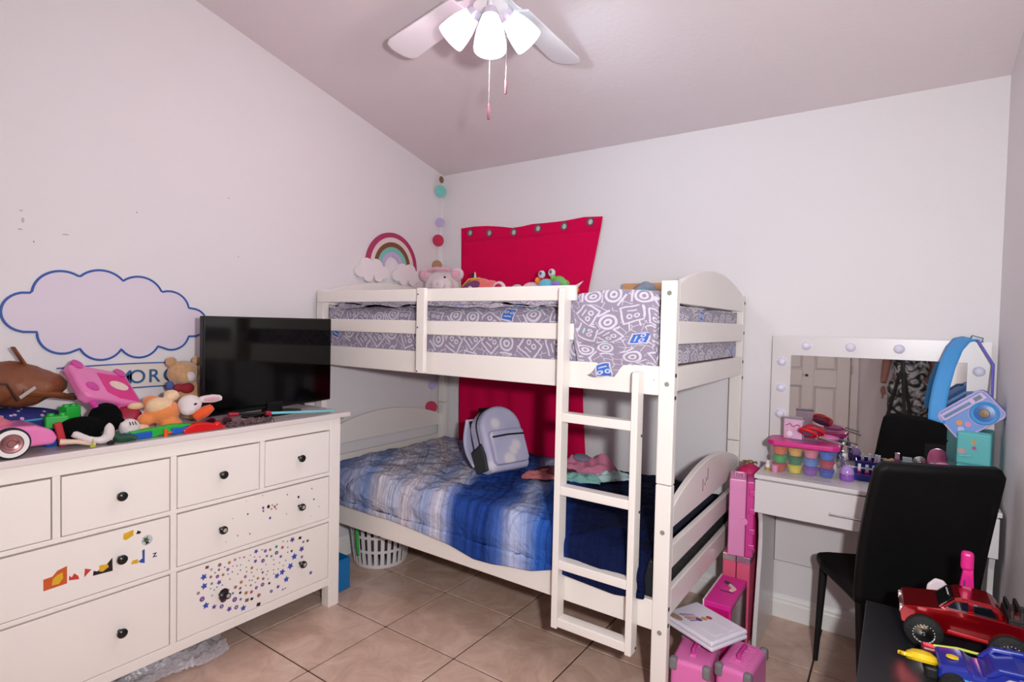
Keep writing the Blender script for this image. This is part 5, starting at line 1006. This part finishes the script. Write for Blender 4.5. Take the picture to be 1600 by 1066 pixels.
MB().prism([(-.078,.034), (.03,.034), (.03,.046), (-.078,.046)], 'y', -.0225, -.021).build('tuner_strip', M('bag_steel', (84,118,160), .4), cb, bevel=.001)
MB().prism([(.046,.034), (.074,.034), (.074,.050), (.046,.050)], 'y', -.0225, -.021).build('window_tab', M('bag_slate', (84,104,116), .4), cb, bevel=.001)
MB().lathe([(.034,.0), (.047,.0), (.047,.004), (.044,.007), (.034,.003), (.034,0)], (.040, -.019, -.018), 32, RY).build('speaker_ring', BGD, cb); MB().lathe([(0,.001), (.034,.001), (.034,.003), (0,.005)], (.040, -.018, -.018), 28, RY).build('speaker_face', M('bag_deep', (40,96,170), .3), cb); MB().lathe([(0,0), (.018,0), (.016,.003), (0,.004)], (.040, -.022, -.018), 20, RY).build('speaker_badge', M('badge_bronze', (124,98,66), .4, var=.4, scale=120), cb)
MB().tube([(.040+.052*math.cos(t), -.0195, -.018+.052*math.sin(t)*.93) for t in [2*math.pi*i/40 for i in range(41)]], .0016, 6).build('ring_piping', BGP, cb)
for x, z, c in ((-.05, -.005, (222,140,60)), (-.03, -.025, (206,130,170)), (-.062, -.028, (180,176,220))): MB().prism(disc(x, z, .011, 10), 'y', -.0195, -.0178).build('printed_spot', M('spot_%d' % c[0], c, .5), cb, smooth=False)
MB().tube([(-.085, .02, .068), (-.06, .02, .082), (.04, .02, .082), (.06, .02, .069)], .006, 8).build('top_handle', M('bag_steel'), cb)
def strap(u, v):
    pts = [(-.112, -.02, -.035), (-.110, .0, .02), (-.098, .04, .10), (-.080, .085, .18), (-.056, .14, .25), (-.03, .185, .285), (.0, .205, .293), (.015, .21, .285)]
    t = u*(len(pts)-1); i = min(int(t), len(pts)-2); f = t-i; a, b_ = Vector(pts[i]), Vector(pts[i+1]); p = a.lerp(b_, f)
    return (p.x+(v-.5)*.052, p.y-(v-.5)*.02, p.z-(v-.5)*.012)
inv = Matrix.LocRotScale(cb.location, cb.rotation_euler, cb.scale).inverted()
for b_, nme, mt, kw in ((MB().grid(strap, 40, 4), 'strap', BGD, dict(solid=.004)), (MB().cbox((.018, .2, .29), (.04, .012, .022), (0, .3, 0)), 'buckle', M('buckle_dark', (66,74,84), .3, .6), dict(bevel=.003)), (MB().tube([(.02, .19, .285), (.068, .15, .19), (.060, .07, .10), (.055, .02, .06)], .005, 6), 'strap_tail', M('bag_violet', (104,96,190), .5), {})):
    o = b_.build(nme, mt, cb, loc=(2.955, -.245, 1.105), **kw); o.matrix_parent_inverse = inv

# ================================================================== TOYS ON THE BLACK CABINET
CR = bpy.data.materials.new('candy_red_paint'); CR.use_nodes = True; b = CR.node_tree.nodes['Principled BSDF']; b.inputs['Metallic'].default_value = .75; b.inputs['Roughness'].default_value = .2; b.inputs['Coat Weight'].default_value = .8
nz = nm(CR, 'ShaderNodeTexNoise'); nz.inputs['Scale'].default_value = 400; rp = ramp(CR, [(.3, (150,4,16)), (.7, (186,10,24))]); CR.node_tree.links.new(nz.outputs['Fac'], rp.inputs[0]); CR.node_tree.links.new(rp.outputs[0], b.inputs['Base Color'])
tk = thing('toy_pickup', 'glossy red toy pickup truck with big black wheels on the cabinet', 'toy truck', (2.885, -1.04, TZ+.0005), (0, 0, R(2)))
# local: nose to -x ; profile x,z
lower = [(-.142,.060), (-.146,.085), (-.138,.104), (-.055,.118), (.0,.120), (.075,.118), (.14,.112), (.143,.075), (.14,.058), (.118,.056)]
lower += [(.085+.032*math.cos(a)*-1*-1, .056+.034*math.sin(a)) for a in [math.pi*i/8 for i in range(9)]]
lower += [(.03,.052), (-.045,.052)]
lower += [(-.092+.036*math.cos(a), .056+.036*math.sin(a)) for a in [math.pi*i/8 for i in range(9)]]
MB().prism(lower, 'y', -.066, .066).build('body', CR, tk, bevel=.009, seg=3)
cab = [(-.062,.112), (-.026,.148), (-.012,.153), (.052,.151), (.07,.142), (.082,.112)]
cb_ = MB().prism(cab, 'y', -.056, .056).build('cab', CR, tk, bevel=.010, seg=3)
GLS = M('toy_glass', (14,16,18), .08, coat=.5)
MB().prism([(-.056,.116), (-.027,.1475), (-.0245,.1475), (-.0525,.116)], 'y', -.048, .048, Matrix.Translation((-.0035, 0, .0015))).build('windshield', GLS, cb_, smooth=False)
for s_ in (-1, 1):
    y0, y1 = (-.0575, -.0555) if s_ < 0 else (.0555, .0575)
    MB().prism([(-.046,.119), (-.026,.143), (.002,.146), (.004,.119)], 'y', y0, y1).build('side_window', GLS, cb_, smooth=False); MB().prism([(.014,.119), (.013,.146), (.05,.144), (.064,.119)], 'y', y0, y1).build('side_window', GLS, cb_, smooth=False)
    MB().prism([(-.04,.058), (.045,.054), (.045,.062), (-.04,.066)], 'y', s_*.066-.002, s_*.066+.002).build('side_step', M('step_red', (176,20,30), .2, coat=.5), tk, bevel=.001)
    MB().cbox((-.143, s_*.048, .088), (.008, .026, .018)).build('headlight', M('headlight', (206,186,190), .1), tk, bevel=.003)
    for x in (-.092, .088):
        wl = MB().lathe([(0,-.020), (.036,-.020), (.043,-.015), (.045,-.005), (.045,.005), (.043,.015), (.036,.020), (0,.020)], (x, s_*.062, .045), 30, RY).build('wheel', M('tyre_rubber', (14,14,15), .75, bump=.6, bscale=140), tk)
        MB().lathe([(0,.004), (.006,.005), (.018,.001), (.024,.0), (.026,.002), (.027,-.002)], (x, s_*.083, .045), 20, RY if s_ < 0 else Euler((R(-90),0,0)).to_matrix().to_4x4()).build('rim', M('chrome'), wl)
        for k in range(20): MB().ell((x+.0245*math.cos(k*math.pi/10), s_*.0835, .045+.0245*math.sin(k*math.pi/10)), (.0014,.0014,.0014), n=6, k=4).build('rim_stud', M('rim_stud', (226,220,200), .3), wl)
MB().prism([(-.0325,-.02), (-.0295,-.02), (-.0295,.03), (-.0325,.03)], 'z', .1465, .1475, Matrix.Translation((-.006, 0, -.002)) @ Matrix.Rotation(0, 4, 'Y')).build('windshield_strip', M('strip_white', (206,196,200), .4, var=.4, scale=200), tk, smooth=False)
for a in ((.085,.14,-.055,-.049), (.085,.14,.049,.055), (.085,.091,-.049,.049)): MB().box(*a, .113, .128).build('bed_rail', BLACK, tk, bevel=.002)
for x in (.092, .112): MB().tube([(x, -.052, .115), (x, -.048, .145), (x, .048, .145), (x, .052, .115)], .004, 8).build('roll_bar', BLACK, tk)
# blue toy racer
rc = thing('toy_racer', 'blue toy rescue vehicle with yellow nose at cabinet front edge', 'toy vehicle', (2.915, -1.265, TZ+.0005), (0, 0, R(3)))
RBL = M('racer_blue', (20,36,140), .28, coat=.3)
MB().prism([(-.10,.030), (-.098,.064), (-.045,.072), (-.030,.060), (-.012,.060), (.005,.082), (.05,.090), (.11,.090), (.115,.03)], 'y', -.052, .052).build('body', RBL, rc, bevel=.007, seg=3)
MB().prism([(-.015,.065), (.012,.098), (.11,.104), (.11,.09), (.02,.086), (.0,.065)], 'y', .040, .054).build('side_wing', RBL, rc, bevel=.004); MB().prism([(-.015,.065), (.012,.094), (.11,.098), (.11,.084), (.02,.080), (.0,.065)], 'y', -.056, -.046).build('side_wing', RBL, rc, bevel=.004)
MB().prism([(.018,.062), (.03,.074), (.105,.078), (.105,.062)], 'y', -.0545, -.0525).build('side_panel', M('racer_grey', (196,184,192), .4), rc, smooth=False); MB().prism([(.05,.060), (.062,.060), (.056,.082), (.046,.082)], 'y', -.0565, -.0545).build('panel_strut', M('racer_violet', (92,84,170), .4), rc, smooth=False)
for k, (x0, c) in enumerate(((-.075,(70,160,214)), (-.045,(206,214,226)), (-.02,(60,150,206)), (.01,(206,70,110)), (.035,(60,140,200)), (.06,(210,214,226)))): MB().prism([(x0,.036), (x0+.028,.036), (x0+.034,.046), (x0+.006,.046)], 'y', -.0535, -.0522-.0001*k).build('stripe', M('stripe_%d' % k, c, .35), rc, smooth=False)
MB().lathe([(0,0), (.013,0), (.012,.003), (0,.004)], (-.068, -.006, .0705), 20, Matrix.Diagonal((1, .75, 1, 1))).build('yellow_button', M('racer_yellow', (228,188,30), .35), rc)
MB().cbox((.075, .03, .104), (.010, .006, .016)).build('badge', M('racer_grey'), rc, bevel=.001)
MB().box(-.125, -.098, -.05, .045, .022, .052).build('bumper', BLACK, rc, bevel=.006)
ns = MB().lathe([(0,0), (.030,.0), (.034,.006), (.031,.018), (.018,.026), (0,.028)], (-.130, -.022, .046), 20, Matrix.Rotation(R(-25), 4, 'X')).build('yellow_nose', M('racer_yellow'), rc)
for a in (20, 160, 215): MB().prism([(.026,-.012), (.050,-.006), (.050,.006), (.026,.012)], 'z', .004, .014, Matrix.Translation((-.130, -.022, .046)) @ Matrix.Rotation(R(-25), 4, 'X') @ Matrix.Rotation(R(a), 4, 'Z')).build('nose_fin', M('racer_yellow'), ns, bevel=.003)
for y in (-.048, .048):
    for x in (-.07, .075): MB().lathe([(0,-.010), (.024,-.010), (.027,-.006), (.027,.006), (.024,.010), (0,.010)], (x, y, .027), 22, RY).build('wheel', M('tyre_rubber'), rc)
MB().tube([(-.10, .055, .060), (-.05, .06, .066), (.02, .062, .064)], .0035, 8).build('lime_tube', M('lime_plastic'), rc)
MB().cbox((-.105, .05, .045), (.04, .03, .03)).build('maroon_block', M('dark_red_gloss'), rc, bevel=.005)
# pink toy handle, cat ear headband
ph = thing('toy_mixer', 'bright pink upright toy handle behind the red pickup', 'toy', (2.898, -.925, TZ+.0005))
MB().prism([(-.030,0), (.024,0), (.014,.19), (-.008,.19)], 'y', -.010, .010).build('stand_arm', HOT, ph, bevel=.003); MB().prism([(-.016,.012), (-.006,.012), (-.003,.15), (-.007,.15)], 'y', -.0112, -.0102).build('arm_recess', M('violet_recess', (100,40,110), .5), ph, smooth=False); MB().cbox((.0, 0, .205), (.030, .028, .056)).build('head', HOT, ph, bevel=.010, seg=3); MB().cbox((0, 0, .008), (.10, .05, .015)).build('foot', HOT, ph, bevel=.005)
et = thing('cat_ear_headband', 'white cat ear headband with pink lining behind the red pickup', 'headband', (2.846, -.93, TZ+.0005))
et.scale = (1.15, 1, 1.13)
MB().prism([(-.040,.0), (.045,.0), (.032,.075), (.0,.118), (-.018,.12), (-.034,.10)], 'y', -.006, .006).build('ear', M('ear_white', (216,200,206), .6), et, bevel=.005, seg=3); MB().prism([(-.016,.05), (.024,.05), (.018,.075), (-.005,.098)], 'y', -.0085, -.0065).build('ear_lining', M('ear_pink', (196,120,150), .6), et, bevel=.002)
# ================================================================== PHOTOGRAPHER AND TRIPOD (seen only in the mirror)
tp = thing('tripod', 'black camera tripod reflected in the vanity mirror', 'tripod', (2.745, -3.11, 0))
MB().lathe([(0,0), (.03,0), (.03,.06), (.018,.08), (.016,.30), (0,.30)], (0, 0, 1.0), 18).build('centre_column', BLACK, tp)
for k in range(3): a = R(75+120*k); MB().tube([(.02*math.cos(a), .02*math.sin(a), 1.05), (.24*math.cos(a), .24*math.sin(a), .0)], [.016, .012], 10).build('leg', BLACK, tp)
MB().box(-.035, .035, -.03, .03, 1.302, 1.325).build('head_plate', BLACK, tp, bevel=.004)
MB().box(-.07, .07, -.035, .035, 1.326, 1.43).build('camera_body', BLACK, tp, bevel=.012, seg=3)
pr = thing('person', 'person in dark tie dye clothing standing beside the tripod in mirror', 'person', (2.805, -3.50, 0), (0, 0, R(0)))
SKIN = M('skin_brown', (140,96,84), .55, var=.04)
TD = M('tie_dye', (60,62,66), .85); n = TD.node_tree; nz = nm(TD, 'ShaderNodeTexNoise'); nz.inputs['Scale'].default_value = 11; nz.inputs['Distortion'].default_value = 2; n.links.new(n.nodes['Texture Coordinate'].outputs['Object'], nz.inputs['Vector']); rp = ramp(TD, [(.42, (26,28,32)), (.52, (120,122,126)), (.62, (190,192,194))]); n.links.new(nz.outputs['Fac'], rp.inputs[0]); n.links.new(rp.outputs[0], n.nodes['Principled BSDF'].inputs['Base Color'])
# body: one continuous surface, facing +y
el = [((0, 0, 1.57), (.072, .09, .11)), ([(0, -.01, 1.40), (0, 0, 1.50)], [.058, .052]), ((0, -.01, 1.28), (.155, .095, .14)), ((0, -.01, 1.08), (.13, .09, .16)), ((0, -.01, .95), (.15, .10, .12)),
      ((0, .092, 1.56), (.012, .018, .018)), ((-.073, 0, 1.565), (.012, .02, .03)), ((.073, 0, 1.565), (.012, .02, .03))]
for s_ in (-1, 1):
    el += [([(s_*.08, -.01, .92), (s_*.09, .0, .50), (s_*.09, -.02, .08)], [.085, .058, .042]), ([(s_*.09, -.03, .05), (s_*.095, .10, .035)], [.042, .034])]
    hx = -.205 if s_ < 0 else .18
    el += [([(s_*.15, -.01, 1.36), (s_*.185, -.02, 1.12), (hx, .05, .93)], [.052, .040, .028]), ((hx, .065, .865), (.022, .038, .045))]
    for q in range(4): el.append(([(hx-.004, .040+q*.016, .835), (hx, .044+q*.016, .80), (hx+.004*s_, .05+q*.014, .775+.006*abs(q-1.5))], [.0095, .0088, .0075]))
    el.append(([(hx-s_*.01, .085, .87), (hx-s_*.018, .105, .845), (hx-s_*.018, .11, .82)], [.011, .010, .008]))
blob('body', el, SKIN, pr, .009)
blob('hair', [((0, -.02, 1.615), (.085, .095, .09)), ((0, -.07, 1.56), (.075, .045, .10))], M('hair_black', (20,16,15), .6), pr, .010)
for x in (-.03, .03): MB().ell((x, .082, 1.585), (.012, .008, .006)).build('eye', BLACK, pr)
MB().ell((0, .084, 1.515), (.024, .008, .006)).build('mouth', M('lip', (120,62,60), .5), pr)
blob('shirt', [((0, -.01, 1.28), (.172, .112, .15)), ((0, -.01, 1.08), (.15, .11, .20)), ((0, -.01, .92), (.168, .118, .10))]+[([(s_*.14, -.01, 1.36), (s_*.185, -.02, 1.18)], [.066, .056]) for s_ in (-1, 1)], TD, pr, .011)
blob('trousers', [((0, -.01, .90), (.16, .112, .12))]+[([(s_*.08, -.01, .90), (s_*.09, .0, .50), (s_*.09, -.02, .09)], [.098, .072, .058]) for s_ in (-1, 1)], TD, pr, .011)
for s_ in (-1, 1): blob('shoe', [([(s_*.09, -.05, .046), (s_*.095, .13, .04)], [.046, .038])], BLACK, pr, .008)
